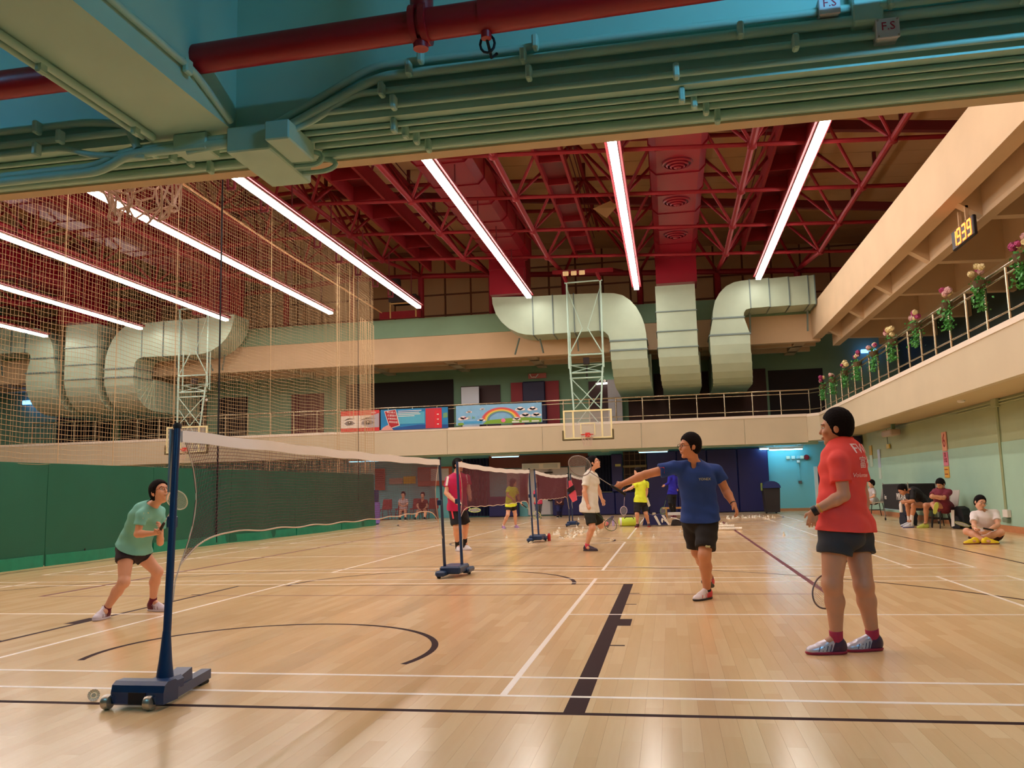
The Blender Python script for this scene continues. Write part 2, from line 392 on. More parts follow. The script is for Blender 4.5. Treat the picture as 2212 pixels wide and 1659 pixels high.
for x in XT: strut(CYL,'top_chord',tr,(x,13,zc(x)+2.2),(x,33,zc(x)+2.2),.06)
for y in YT:
    for a,b in zip(XT[:-1],XT[1:]): strut(CYL,'top_chord',tr,(a,y,zc(a)+2.2),(b,y,zc(b)+2.2),.07)
for x in XS:
    for y in YS[:-1]:
        for sx in (-1,1):
            for sy in (-1,1):
                xt=x+sx*1.515; 
                yt=min([t for t in YT if (t-y)*sy>0],key=lambda t:abs(t-y))
                strut(CYL,'brace',tr,(x,y,zc(x)),(xt,yt,zc(xt)+2.2),.045)
mb=MB()
for x in XS:
    for sx in (-1,1): mb.bar((x,33.7,zb(x,33.7)),(x+sx*1.515,30.4,zc(x)+2.2),.08,.08)
mb.build('end_brace',RED,tr)
mb=MB()
for x in XS:
    for y in YS[:-1]:
        mb.lathe([(.03,-.13),(.1,-.1),(.13,0),(.1,.1),(.03,.13)],(x,y,zc(x)),8)
mb.build('node_joints',RED,tr,smooth=True)['kind']='stuff'
mb=MB()
for x in XT:            # purlins and cleats close under the deck
    for y in YT: mb.box(x-.05,x+.05,y-.05,y+.05,zc(x)+2.2,zc(x)+2.74)
mb.build('purlin_cleats',REDD,tr)['kind']='stuff'
for y in (22.6,29.0): 
    for s in (-1,1): MB().bar((RX,y,zc(RX)+2.6),(RX+s*20.5,y,zc(RX+s*20.5)+1.5),.18,.26).build('sag_beam',REDD,tr)
# ---- steel trays (maintenance walkways) between the trusses
def tray(x0,x1,z,y0,y1,label,h=.24,step=1.75):
    t=empty('steel_walkway',((x0+x1)/2,y0,z)); tag(t,label,'walkway',None)
    MB().box(x0,x1,y0,y1,z+h-.03,z+h).build('deck',REDD,t)
    for x in (x0,x1): MB().box(x-.04,x+.04,y0,y1,z,z+h).build('edge_channel',RED,t)
    k=y0+.8
    while k<y1: MB().box(x0+.04,x1-.04,k-.025,k+.025,z+.02,z+h-.03).build('stiffener',RED,t); k+=step
    for x in (x0,x1):
        for q in (1.1,.55): MB().tube([(x,y0,z+h+q),(x,y1,z+h+q)],.018,6).build('handrail',REDD,t)
    return t
tray(-3.12,-2.42,9.9,14.2,31.9,'red steel walkway tray between the third and fourth light strips from the right')
tray(-9.1,-8.1,9.95,14.2,32.4,'wide red steel walkway left of the left red duct',.5)
tray(-15.9,-14.2,9.95,14.2,32.4,'wide red steel walkway seen above the top of the dividing net',.5)
tray(3.1,3.9,9.75,14.2,32.0,'dark red steel walkway right of the ventilation duct with round diffusers',.5)
# ---- strip lights
LX=[(3.51,8.54),(-.875,8.46),(-4.93,8.41),(-9.28,8.30),(-12.91,8.29),(-17.39,8.29),(-21.24,8.17),(-25.66,8.10)]
EM=mat('strip light tube',(255,244,236),.5,emit=STRIP_POWER)
HOUS=mat('strip housing',(132,20,34),.5)
names=['over the right side of the court','just left of the duct with round diffusers','over the left red duct','running to the camera-left end of the pale curved duct','between net top and hoop net','second from the left wall side through the net','third strip seen through the net','far left strip seen through the net']
ordn=['rightmost','second from the right','third from the right','fourth from the right','fifth from the right','sixth from the right','seventh from the right','leftmost']
tm=MB().box(-.085,.085,.012,1.196,-.07,.0).build('tube_segment',EM); tme=tm.data; bpy.data.objects.remove(tm)
for (x,z),nm,on in zip(LX,names,ordn):
    L=empty('strip_light',(x,16.8,z)); tag(L,'long white ceiling light strip, %s of the eight'%on,'ceiling light','long light strips under the roof')
    MB().box(x-.10,x+.10,16.78,31.3,z,z+.03).build('reflector',WHITE,L)
    MB().box(x-.17,x+.17,16.7,31.35,z+.05,z+.12).build('channel',HOUS,L)
    for k in range(12): inst(tme,'tube_segment',L,Matrix.Translation((0,1.208*k,0)))
    for k in range(6): MB().bar((x,17.3+2.6*k,z+.12),(x,17.3+2.6*k,zc(x)),.03,.03).build('hanger',REDD,L)
for (x,z),on in zip(LX[:7],ordn):
    L=empty('strip_light',(x,4.6,z)); tag(L,'front row ceiling light strip in line with the %s long strip'%on,'ceiling light','front row light strips')
    MB().box(x-.10,x+.10,4.6,16.1,z,z+.03).build('reflector',WHITE,L); MB().box(x-.17,x+.17,4.55,16.15,z+.05,z+.12).build('channel',HOUS,L)
    MB().box(x-.085,x+.085,4.62,16.08,z-.07,z).build('tube_segment',EM,L)
# ---- red supply ducts with round diffusers
def octo(x0,x1,z0,z1,c=.18):
    return [(x0+c,z0),(x1-c,z0),(x1,z0+c),(x1,z1-c),(x1-c,z1),(x0+c,z1),(x0,z1-c),(x0,z0+c)]
def red_duct(x0,x1,z0,label,xv0=None,xv1=None):
    D=empty('red_duct',((x0+x1)/2,14,z0)); tag(D,label,'duct')
    xv0=x0 if xv0 is None else xv0; xv1=x1 if xv1 is None else xv1
    k=12.6
    while k<31.4:
        e=min(k+1.72,31.5); MB().prism(octo(x0,x1,z0,z0+.95),'y',k+.01,e).build('duct_section',REDDUCT,D,smooth=False)
        MB().prism(octo(x0-.03,x1+.03,z0-.03,z0+.98),'y',e-.03,e+.02).build('flange',REDDUCT,D); k+=1.75
    MB().box(xv0,xv1,31.5,32.7,8.62,9.6).build('drop',REDDUCT,D); MB().box(xv0,xv1,31.45,32.75,9.6,10.8).build('bend',REDDUCT,D)
    MB().box(xv0-.02,xv1+.02,31.43,32.77,9.58,9.63).build('flange',REDDUCT,D)
    return D
d1=red_duct(-.13,1.36,9.7,'wide red ventilation duct with round diffusers between the two right light strips',-.15,1.35)
DIFF=mat('diffuser dark red',(86,10,18),.4)
df=MB()
for r0,r1,z in ((.40,.36,-.02),(.30,.26,-.06),(.20,.16,-.10),(.10,.02,-.13)):
    df.lathe([(r0,0+z+.06),(r0,z),(r1,z-.02),(r1,z+.05)],(0,0,0),24)
dfo=df.build('diffuser',REDDUCT,smooth=True); dme=dfo.data; bpy.data.objects.remove(dfo)
for y in (16.9,19.8,22.3,25.4,28.9): 
    inst(dme,'diffuser',d1,Matrix.Translation((.6-.615,y-14,-.02)))
    MB().lathe([(.42,9.705),(.42,9.69)],(.6,y,0),24).build('diffuser_neck',DIFF,d1)
red_duct(-6.5,-4.85,9.9,'wide red ventilation duct left of the third light strip, joining the pale S-shaped duct',-6.5,-5.07)
red_duct(-19.05,-17.4,9.9,'broad red ventilation duct seen through the upper left of the net')
red_duct(-25.3,-23.8,9.8,'red ventilation duct dropping at far left behind the net')
# ---- pale green ducts at the far end
YF=31.9
def elbow(mbs,x0,x1,D,z_hi=6.25,R=1.35):
    # vertical leg turns back into the gallery
    n=6; pr=[]
    for i in range(n+1):
        a=PI/2*i/n; pr.append((YF+R-R*math.cos(a),z_hi-R*math.sin(a)))
    inn=[(YF+R-.2*math.cos(PI/2*i/n)*.0-.18*math.cos(PI/2*i/n),z_hi-.1*math.sin(PI/2*i/n)) for i in range(n,-1,-1)]
    for i in range(n):
        (ya,za),(yb,zb_)=pr[i],pr[i+1]; g=.02*i
        MB().add([(x0+g,ya,za),(x1+g,ya,za),(x1+g,yb,zb_),(x0+g,yb,zb_),(x0+g,YF+R,z_hi),(x1+g,YF+R,z_hi)],[(0,1,2,3),(0,3,4),(1,5,2),(4,5,1,0),(3,2,5,4)]).build('elbow_gore',GALV,D)
    MB().box(x0+.12,x1+.12,YF+R,36.9,z_hi-R,z_hi).build('gallery_run',GALV,D)
def seam(D,x0,x1,z,w=.03): MB().box(x0-.03,x1+.03,YF-.04,YF+1.4,z-w,z+w).build('flange',GALVS,D)
def vseam(D,x,z0,z1,w=.02): MB().box(x-w,x+w,YF-.03,YF+1.3,z0-.02,z1+.02).build('flange',GALVS,D)
def s_duct(f,label,hooks=True):
    D=empty('pale_duct',(f(-3.5),YF,6)); tag(D,label,'duct')
    left=[(-6.5,8.62),(-6.48,8.35),(-6.36,7.95),(-6.15,7.62),(-5.85,7.34),(-5.5,7.15),(-5.2,7.06),(-4.9,7.03)]
    bot=[(-2.38,7.05),(-2.16,6.99),(-2.03,6.85),(-1.97,6.62)]
    right=[(-.6,6.62),(-.61,6.85),(-.66,7.2),(-.76,7.52),(-.93,7.87),(-1.15,8.15),(-1.42,8.36),(-1.75,8.46),(-2.2,8.5)]
    secs=[left+[(-4.9,8.55)],[(-4.9,8.55),(-4.9,7.03),(-4.12,7.035),(-4.12,8.54)],[(-4.12,8.54),(-4.12,7.035),(-3.3,7.04),(-3.3,8.53)],[(-3.3,8.53),(-3.3,7.04),(-2.38,7.05),(-2.3,8.5)],
          [(-2.3,8.5)]+bot+right]
    for s_ in secs:
        p=[(f(x),z) for x,z in s_]
        MB().prism(p,'y',YF,YF+1.3).build('duct_section',GALV,D)
    for x in (-4.9,-4.12,-3.3,-2.33): vseam(D,f(x),7.03,8.54)
    a,b=sorted((f(-1.97),f(-.6)))
    MB().box(a,b,YF,YF+1.3,6.25,6.62).build('duct_section',GALV,D)
    seam(D,a,b,6.62); seam(D,a,b,6.25)
    elbow(None,a,b,D)
    for x,dx in ((-5.6,-.25),(-4.8,.1),(-3.3,0)): MB().bar((f(x),YF+.9,7.1),(f(x)+dx,YF+1.2,6.5),.05,.05).build('bracket',GALVS,D)
    return D
s_duct(lambda x:x,'pale green S-shaped sheet metal duct behind the far basketball frame')
s_duct(lambda x:-23.9-x,'pale S-shaped sheet metal duct behind the net at the left, largest of those')
def straight(x0,x1,label):
    D=empty('pale_duct',((x0+x1)/2,YF,6)); tag(D,label,'duct')
    z=8.62
    for h in (1.0,.75,.62):
        MB().box(x0,x1,YF,YF+1.3,z-h,z).build('duct_section',GALV,D); seam(D,x0,x1,z-h,.02); z-=h
    elbow(None,x0,x1,D,z_hi=6.25); 
    return D
straight(-.2,1.27,'straight vertical pale sheet metal duct below the red duct with diffusers')
straight(-25.2,-23.7,'straight pale duct at far left behind the net')
def r_duct(f,label):
    D=empty('pale_duct',(f(3.5),YF,6)); tag(D,label,'duct')
    s1=[(3.0,8.62),(2.7,8.58),(2.4,8.45),(2.15,8.2),(1.97,7.9),(1.88,7.55),(1.86,7.25),(2.98,7.25),(3.0,7.42),(3.08,7.52),(3.25,7.56),(3.25,8.63)]
    MB().prism([(f(x),z) for x,z in s1],'y',YF,YF+1.3).build('duct_section',GALV,D)
    for a,b in ((3.25,3.94),(3.94,4.64),(4.64,5.32),(5.32,5.95),(5.95,8.3)):
        MB().prism([(f(a),8.63),(f(b),8.66),(f(b),7.58),(f(a),7.56)],'y',YF,YF+1.3).build('duct_section',GALV,D); vseam(D,f(a),7.58,8.64)
    MB().prism([(f(1.86),7.25),(f(1.72),6.62),(f(3.16),6.62),(f(2.98),7.25)],'y',YF,YF+1.3).build('duct_section',GALV,D)
    a,b=sorted((f(1.72),f(3.16))); MB().box(a,b,YF,YF+1.3,6.25,6.62).build('duct_section',GALV,D); seam(D,a,b,6.62); seam(D,*sorted((f(1.86),f(2.98))),7.25)
    elbow(None,a,b,D)
    for x in (3.3,5.4): MB().bar((f(x),YF+1.0,7.6),(f(x),YF+1.25,6.8),.06,.05).build('bracket',GALVS,D)
r_duct(lambda x:min(x,5.55),'pale sheet metal duct bending right under the right light strip')
r_duct(lambda x:-23.9-x,'pale sheet metal duct bending off the far left edge behind the net')
# light cable (cream conduit) slung under the truss
MBc=MB().tube([(-11.67,14,9.1),(-11.6,24,8.75),(-11.5,33.4,8.6)],.028,6).build('slung_pipe',mat('cream pipe',(210,160,110),.5)); tag(MBc,'thin cream pipe slung lengthwise under the trusses above the net','pipe')
# divider winch gear along the fourth strip
g=empty('curtain_track',(-10.6,22,8.9)); tag(g,'red and grey curtain track with hanging brackets beside the fourth light strip','curtain track')
MB().box(-10.05,-9.95,15.5,31.5,8.72,8.80).build('rail',mat('grey rail',(120,110,96),.4,metal=.5),g)
for k in range(9):
    y=16.4+1.7*k
    for dx in (-.09,.09): MB().box(-10.0+dx-.02,-10.0+dx+.02,y-.03,y+.03,8.45,8.98).build('bracket_arm',REDD,g)
    MB().box(-10.1,-9.9,y-.03,y+.03,8.42,8.48).build('bracket_foot',REDD,g)
pw=empty('winch_platform',(-10.6,33.2,8.3)); tag(pw,'dark winch motor on a small yellow frame above the green band','winch')
MB().bbox(-11.1,-9.9,33.0,33.8,8.95,9.25,.03).build('motor_bed',DARKN,pw); MB().lathe([(.2,0),(.22,.1),(.22,.6),(.2,.7)],(-10.9,33.4,9.3),12,'z').build('motor',DARKN,pw,smooth=True)
for x in (-11.05,-9.95): MB().bar((x,33.1,8.3),(x,33.1,8.95),.05,.05).build('leg',mat('ochre steel',(176,140,80),.5),pw)
MB().bar((-11.05,33.1,8.9),(-9.95,33.1,8.9),.05,.05).build('cross_bar',mat('ochre steel',(176,140,80),.5),pw)
MB().box(-11.6,-9.8,33.3,33.45,8.32,8.62).build('kick_plate',RED,pw)
fl3=empty('floodlight_cluster',(-2.9,28.7,8.7)); tag(fl3,'three small square lamps in a row on the truss above the far basket','lamp')
for k in range(3): MB().bbox(-3.3+.28*k,-3.1+.28*k,28.55,28.62,8.42,8.58,.02).build('lamp_head',mat('warm lamp face',(250,225,170),.5),fl3)
MB().bar((-3.3,28.65,8.62),(-2.5,28.65,8.62),.03,.03).build('bar',REDD,fl3)
dt=MB().add([(-1.9,24.9,9.5),(-1.2,25.1,9.55),(-.95,25.6,10.2),(-1.1,25.2,9.9),(-1.5,25.0,9.2)],[(0,1,3),(1,2,3),(0,3,4),(0,1,4)]).build('loose_sheet',mat('torn sheet',(176,140,90),.8)); tag(dt,'torn cream sheet hanging between the trusses beside the second light strip','sheet')
# ================================================================ NEAR GALLERY SERVICES
TUBE=mat('cyan fluorescent tube',(110,200,255),.5,emit=TUBE_POWER)
def fluo(x0,x1,y,z,label,power=None,m=None):
    f=empty('fluorescent_light',((x0+x1)/2,y,z)); tag(f,label,'ceiling light')
    MB().box(x0,x1,y-.09,y+.09,z,z+.06).build('fixture_body',WHITE,f); zt=3.75 if z>3 else 2.72
    for q in (x0+.2,x1-.2): MB().box(q-.01,q+.01,y-.01,y+.01,z+.06,zt).build('drop_rod',WHITE,f)
    MB().tube([(x0+.03,y,z-.025),(x1-.03,y,z-.025)],.018 if power is None else power,8).build('tube',m or TUBE,f)
    return f
fluo(.9,2.5,1.4,3.62,'fluorescent fitting overhead on the near gallery slab, right side',power=.035)
fluo(-5.4,-4.2,1.2,3.62,'fluorescent fitting overhead on the near gallery slab, left side',power=.02)
YB=3.27
def clip_(p,parent): MB().bbox(p[0]-.012,p[0]+.012,p[1]-.045,p[1]+.0,p[2]-.038,p[2]+.022,.006).build('clip',AQUAB,parent)
def conduit(pts,r,label,clips=()):
    # rounded corners
    P=[Vector(p) for p in pts]; out=[P[0]]
    for a,b,c in zip(P[:-2],P[1:-1],P[2:]):
        d=min(.06,(a-b).length/2,(c-b).length/2); q0=b+(a-b).normalized()*d; q1=b+(c-b).normalized()*d
        for i in range(6):
            t=i/5; out.append(q0*(1-t)**2+b*2*t*(1-t)+q1*t*t)
    out.append(P[-1])
    o=empty('conduit',pts[0]); tag(o,label,'conduit'); MB().tube(out,r,10).build('pipe',AQUAB,o,smooth=True)
    for c in clips: clip_(c,o)
    return o
yf=YB-.028
# upper four conduits on the inner face of the beam, dipping below the cross beam at the left
conduit([(5.6,yf,2.93),(-1.15,yf,2.915),(-1.62,yf,2.69),(-1.75,yf,2.668),(-2.3,yf+.02,2.668),(-2.45,yf,2.60),(-6,yf,2.575)],.017,'topmost pale conduit along the beam, dipping under the cross beam',[(x,yf-.018,2.92) for x in (2.3,.9,-.45,-.93)])
conduit([(5.6,yf,2.875),(-1.12,yf-.004,2.862),(-1.6,yf-.004,2.655),(-1.75,yf-.004,2.64),(-2.28,yf,2.64),(-2.42,yf,2.575),(-6,yf,2.55)],.021,'thicker second conduit along the beam, dipping under the cross beam',[(x,yf-.022,2.868) for x in (1.9,.35,-.5,-.98)])
conduit([(5.6,yf,2.80),(-1.24,yf,2.80),(-1.42,yf,2.70),(-1.56,yf,2.655),(-2.0,yf,2.62)],.014,'third thin conduit on the beam ending at the cross beam',[(x,yf-.015,2.795) for x in (2.1,.55,-.48,-1.1)])
conduit([(5.6,yf+.004,2.735),(-1.4,yf+.004,2.735)],.013,'fourth thin conduit along the lower edge of the beam face',[(x,yf-.012,2.735) for x in (1.6,.1,-1.05)])
# conduits under the soffit
for k,(y,r) in enumerate(((3.33,.012),(3.395,.013),(3.46,.014),(3.545,.02))):
    z=2.70-r
    conduit([(5.6,y,z),(-1.5,y,z)],r,['first','second','third','fourth and thickest'][k]+' of four conduits under the beam soffit, right run',[(x,y-.005,z-.01) for x in (.12+.05*k,-1.08+.03*k)])
    conduit([(-1.83,y,z),(-8,y,z)],r,['first','second','third','fourth and thickest'][k]+' of four conduits under the beam soffit, left run',[(x,y-.005,z-.01) for x in (-2.2+.05*k,)])
# left bay conduits
conduit([(-6,yf,2.81),(-2.5,yf,2.81),(-2.3,yf+.0,2.78),(-2.24,yf,2.66)],.018,'pale conduit on the left bay of the beam curling down beside the cross beam',[(-2.72,yf-.015,2.80)])
conduit([(-6,yf,2.745),(-2.2,yf,2.745)],.016,'lower thin conduit on the left bay of the beam',[(-2.6,yf-.015,2.745)])
conduit([(-6,yf,2.70),(-2.6,yf,2.70),(-2.48,yf,2.655),(-2.2,yf,2.62)],.014,'lowest conduit on the left bay of the beam face',[(-2.72,yf-.012,2.70)])
# conduits and shadowed groove on the cross beam
conduit([(-2.14,-1,2.685),(-2.14,3.2,2.685)],.016,'conduit under the cross beam along its left edge',[(-2.14,2.55,2.68),(-2.14,3.1,2.68)])
conduit([(-2.19,-1,2.69),(-2.19,3.2,2.69)],.012,'thin conduit on the left corner of the cross beam',[])
conduit([(-1.775,-1,2.80),(-1.775,2.9,2.80),(-1.775,3.2,2.72)],.015,'conduit low on the right side of the cross beam',[(-1.77,2.88,2.80)])
# junction boxes and trunking pieces
def jb(x0,x1,y0,y1,z0,z1,label,m=AQUAB):
    o=MB().bbox(x0,x1,y0,y1,z0,z1,.006).build('junction_box',m); tag(o,label,'junction box'); return o
jb(-1.80,-1.60,3.21,3.64,2.585,2.70,'large pale junction box under the beam beside the cross beam')
jb(-1.60,-1.49,3.16,3.42,2.60,2.685,'tall junction box on the beam face above the soffit conduits')
jb(-2.06,-1.90,3.22,3.34,2.62,2.70,'flat junction box under the end of the cross beam')
for y,(xa,r_) in ((3.46,(-1.56,.05)),(3.545,(-1.6,.08))):
    lo=MB().tube([(-1.52,y,2.66)]+[(-1.52+r_*math.sin(a),y+.0,2.63+.03*math.cos(a)) for a in [i*PI/8 for i in range(9)]]+[(-1.6,y,2.60)],.012,8).build('conduit_loop',AQUAB,smooth=True)
    tag(lo,('inner' if y<3.5 else 'outer')+' looped conduit bend next to the large junction box','conduit')
b1=jb(.765,.872,3.20,3.27,2.84,3.05,'large blank pale box at the top right of the beam')
b2=empty('alarm_box',(.86,3.12,2.72)); tag(b2,'small grey box with red handwritten F.S on the beam','box')
GB=mat('grey plastic box',(206,200,196),.45)
MB().bbox(.843,.923,3.21,3.27,2.767,2.842,.005).build('box_body',GB,b2); MB().bbox(.841,.925,3.202,3.212,2.765,2.844,.003).build('cover',mat('light box cover',(225,212,212),.45),b2)
RINK=mat('red marker ink',(190,30,60),.6)
text_mesh('lettering','F.S',.045,RINK,b2,face_mat((.884,3.2015,2.81),(1,0,.02),(0,0,1)),.0006)
for sx in (.848,.918):
    for sz in (2.772,2.837): MB().lathe([(.004,0),(.004,.004)],(sx,3.198,sz),8,'y').build('screw',WHEEL,b2)
b3=empty('alarm_box',(.66,3.12,2.83)); tag(b3,'small grey box with red handwritten letters cut by the top edge','box')
MB().bbox(.645,.720,3.21,3.27,2.888,2.963,.005).build('box_body',GB,b3); MB().bbox(.643,.722,3.202,3.212,2.886,2.965,.003).build('cover',mat('light box cover',(225,212,212),.45),b3)
text_mesh('lettering','F.S',.045,RINK,b3,face_mat((.683,3.2015,2.93),(1,0,.02),(0,0,1)),.0006)
conduit([(.86,yf-.03,2.90),(5.6,yf,2.94)],.016,'conduit leaving the right side of the blank box',[(1.35,yf-.03,2.872)])
# red sprinkler main
sp=empty('sprinkler_pipe',(-.9,2.95,2.9)); tag(sp,'thick red fire main crossing under the near gallery','pipe')
MB().tube([(-6.5,2.95,2.845),(-2.2,2.95,2.868)],.058,20).build('pipe_run',PIPER,sp,smooth=True)
MB().tube([(-1.79,2.95,2.872),(-.86,2.95,2.895)],.058,20).build('pipe_run',PIPER,sp,smooth=True)
MB().tube([(-.86,2.95,2.895),(-.62,2.95,2.90)],.060,20).build('tee_branch',PIPER,sp,smooth=True)
MB().tube([(-.62,2.95,2.90),(3.5,2.95,3.0)],.066,20).build('pipe_run',PIPER,sp,smooth=True)
MB().tube([(-.85,2.95,2.9),(-.85,2.95,3.7)],.045,16).build('riser',PIPER,sp,smooth=True)
for x in (-.875,-.835): MB().tube([(x-.012,2.95,2.895),(x+.012,2.95,2.896)],.078,20).build('flange',PIPER,sp,smooth=True)
MB().tube([(-.855,2.95,2.83),(-.855,2.95,2.80)],.03,12).build('drain_plug',PIPER,sp,smooth=True)
MB().tube([(-.60,2.95,2.84),(-.60,2.95,2.81)],.02,12).build('outlet',PIPER,sp,smooth=True)
MB().tube([(-.60,2.96,2.815),(-.595,3.02,2.77),(-.58,3.05,2.80)],.006,8).build('hanger_hook',BLACKC,sp)
MB().tube([(-.60+.028*math.cos(a),2.97,2.80+.035*math.sin(a)) for a in [i*PI/6 for i in range(13)]],.005,6).build('hanger_ring',BLACKC,sp)
# near wall-mounted hoop seen through the gap
SKINNET=mat('hoop net cord',(206,178,162),.8); ORANGE=mat('orange rim paint',(206,40,30),.4)
def hoop_net(cx,cy,cz,r,h,parent,th=.006,n=12,messy=0):
    mb=MB(); rows=[(r,0),(r*.97,-.1*h/.42),(r*.82,-.2*h/.42),(r*.68,-.3*h/.42),(r*.6,-h)]
    rnd=random.Random(3)
    P=[[(cx+q*math.cos(2*PI*(k+.5*(i%2))/n)+rnd.uniform(-messy,messy),cy+q*math.sin(2*PI*(k+.5*(i%2))/n)+rnd.uniform(-messy,messy),cz+z+(rnd.uniform(-messy,messy) if i else 0)) for k in range(n)] for i,(q,z) in enumerate(rows)]
    for i in range(len(rows)-1):
        for k in range(n):
            a=P[i][k]; 
            for j in ((k,(k-1)%n) if i%2==0 else (k,(k+1)%n)):
                b=P[i+1][j]; m_=((a[0]+b[0])/2+rnd.uniform(-messy,messy)*.6,(a[1]+b[1])/2+rnd.uniform(-messy,messy)*.6,(a[2]+b[2])/2-.012)
                mb.tube([a,m_,b],th,5)
    o=mb.build('hoop_net',SKINNET,parent,smooth=True); o['kind']='stuff'; return o
nh=empty('basketball_hoop',(-2.98,4.33,3.05)); tag(nh,'near basketball hoop with a tangled net hanging below the gallery beam','basketball hoop')
MB().tube([(-2.98+.225*math.cos(a),4.33+.225*math.sin(a),3.05) for a in [i*PI/16 for i in range(33)]],.011,10).build('rim',ORANGE,nh,smooth=True)
hoop_net(-2.98,4.33,3.04,.235,.30,nh,.0065,12,.045)
MB().bbox(-3.88,-2.08,3.86,3.90,2.95,4.0,.01).build('backboard',WHITE,nh); MB().box(-3.1,-2.86,3.9,4.12,3.0,3.06).build('rim_bracket',ORANGE,nh)
for x in (-3.4,-2.6): MB().bar((x,3.745,3.5),(x,3.87,3.5),.06,.06).build('wall_bracket',RED,nh)
# ================================================================ RAILINGS
def railing(p0,p1,n,label,zt=4.62,zb=3.7,post=.028):
    p0=Vector(p0);p1=Vector(p1); r=empty('railing',((p0+p1)/2)[:2]+(zb,)); tag(r,label,'railing')
    for z,rad,nm in ((zt,.032,'top_rail'),(zt-.14,.018,'mid_rail'),(zb+.17,.018,'bottom_rail')): MB().tube([(p0.x,p0.y,z),(p1.x,p1.y,z)],rad,10).build(nm,STEEL,r,smooth=True)
    for i in range(n+1):
        q=p0.lerp(p1,i/n); MB().tube([(q.x,q.y,zb-.02),(q.x,q.y,zt-.02)],post,8).build('post',STEEL,r,smooth=True)
    return r
railing((-28,33.56,0),(5.35,33.56,0),32,'long stainless railing on the far balcony')
railing((5.35,33.56,0),(5.68,33.1,0),1,'short stainless railing section at the balcony corner')
railing((5.68,33.1,0),(5.68,7.1,0),26,'stainless railing with hanging flowers on the right balcony')
# ---- hanging flower baskets
LEAF=mat('leaf green',(70,150,64),.5,noise=.25,scale=40); LEAF2=mat('pale leaf',(120,180,110),.5)
BLM=[mat('magenta blossom',(178,70,120),.7),mat('pale pink blossom',(224,180,178),.7),mat('cream blossom',(230,214,160),.7)]
def blossom(c,r,m,parent,rnd):
    mb=MB()
    for k in range(26):
        d=Vector((rnd.gauss(0,1),rnd.gauss(0,1),rnd.gauss(0,1))).normalized(); t=d.orthogonal().normalized()*r*.42; u=d.cross(t); p=Vector(c)+d*r*.8
        mb.add([p-t-u,p+t-u+d*r*.1,p+t+u,p-t+u+d*r*.1],[(0,1,2,3)])
    mb.lathe([(.3*r,-.7*r),(.75*r,-.3*r),(.8*r,.2*r),(.4*r,.65*r)],c,8)
    return mb.build('blossom',m,parent)
PL=[31.76,29.92,27.95,26.04,24.02,22.06,20.0,17.81,15.97,14.19]
where=['nearest the far corner','second from the far corner','third from the far corner','fourth from the far corner','fifth from the far corner','sixth from the far corner','seventh from the far corner','third from the right edge','second from the right edge','cut by the right edge of the photo']
for i,y in enumerate(PL):
    rnd=random.Random(40+i); h=empty('flower_basket',(5.58,y,4.3)); tag(h,'hanging basket of pink flowers and leaves, '+where[i],'flowers','flower baskets on the right railing')
    MB().lathe([(.05,0),(.09,.04),(.12,.16)],(5.56,y,4.42),10).build('basket',mat('basket brown',(90,70,44),.8),h)
    mb=MB()
    for k in range(230):
        a=rnd.uniform(0,2*PI); q=abs(rnd.gauss(0,.09)); zz=4.66-rnd.random()**.8*.62
        c=Vector((5.54+q*math.cos(a)*.8,y+q*math.sin(a)*1.3*(1-.4*(4.66-zz)),zz)); s_=rnd.uniform(.025,.045)
        n_=Vector((rnd.uniform(-1,.2),rnd.uniform(-1,1),rnd.uniform(-.4,1))).normalized(); t=n_.orthogonal().normalized()*s_; u=n_.cross(t)*.6
        mb.add([c-t,c-u+n_*.006,c+t,c+u+n_*.006],[(0,1,2,3)])
    mb.build('foliage',LEAF,h)['kind']='stuff'
    for k in range(5):
        blossom((5.55+rnd.uniform(-.07,.05),y+rnd.uniform(-.24,.24),4.72+rnd.uniform(-.04,.13)),rnd.uniform(.05,.085),BLM[(k+i)%3 if k<4 else 2],h,rnd)
# ================================================================ BANNERS
def banner(x0,x1,z0,z1,m,label,y=33.42):
    o=empty('banner',((x0+x1)/2,y,z0)); tag(o,label,'banner'); MB().box(x0,x1,y-.01,y,z0,z1).build('sheet',m,o); return o
def flat(pts,y,m,par,name,t=.003): return MB().prism(pts,'y',y-t,y).build(name,m,par)
def ell(cx,cz,rx,rz,n=20,a0=0,a1=360): return [(cx+rx*math.cos(math.radians(a0+(a1-a0)*i/n)),cz+rz*math.sin(math.radians(a0+(a1-a0)*i/n))) for i in range(n+(0 if a1-a0>=360 else 1))]
# red banner with a pair of eyes
WARM=mat('warm white print',(236,226,214),.5); GRY=mat('grey print',(120,112,120),.6); DKG=mat('charcoal print',(40,34,44),.6); RPR=mat('red print',(212,52,52),.5)
e=banner(-13.34,-11.66,3.68,4.55,RPR,'red banner with a monochrome photo of two eyes')
flat([(-13.33,3.83),(-11.72,3.83),(-11.72,4.34),(-13.33,4.34)],33.408,WARM,e,'print_panel')
flat([(-12.1,3.83),(-11.67,3.83),(-11.67,4.42),(-12.05,4.3),(-12.4,4.12),(-12.45,3.95)],33.405,mat('shade print',(176,168,176),.6),e,'print_shade')
for cx,w_ in ((-12.95,.24),(-12.15,.30)):
    flat([(cx-w_,4.03),(cx-w_*.4,4.13),(cx+w_*.4,4.13),(cx+w_,4.02),(cx+w_*.4,3.95),(cx-w_*.5,3.94)],33.402,GRY,e,'eye'); flat(ell(cx,4.04,w_*.36,.085,14),33.399,DKG,e,'iris')
    flat([(cx-w_*1.2,4.14),(cx-w_*.2,4.25),(cx+w_*1.2,4.2),(cx+w_*.2,4.2)],33.402,DKG,e,'eyebrow')
    flat([(cx-.05,4.05),(cx,4.1),(cx+.02,4.05)],33.396,WARM,e,'highlight')
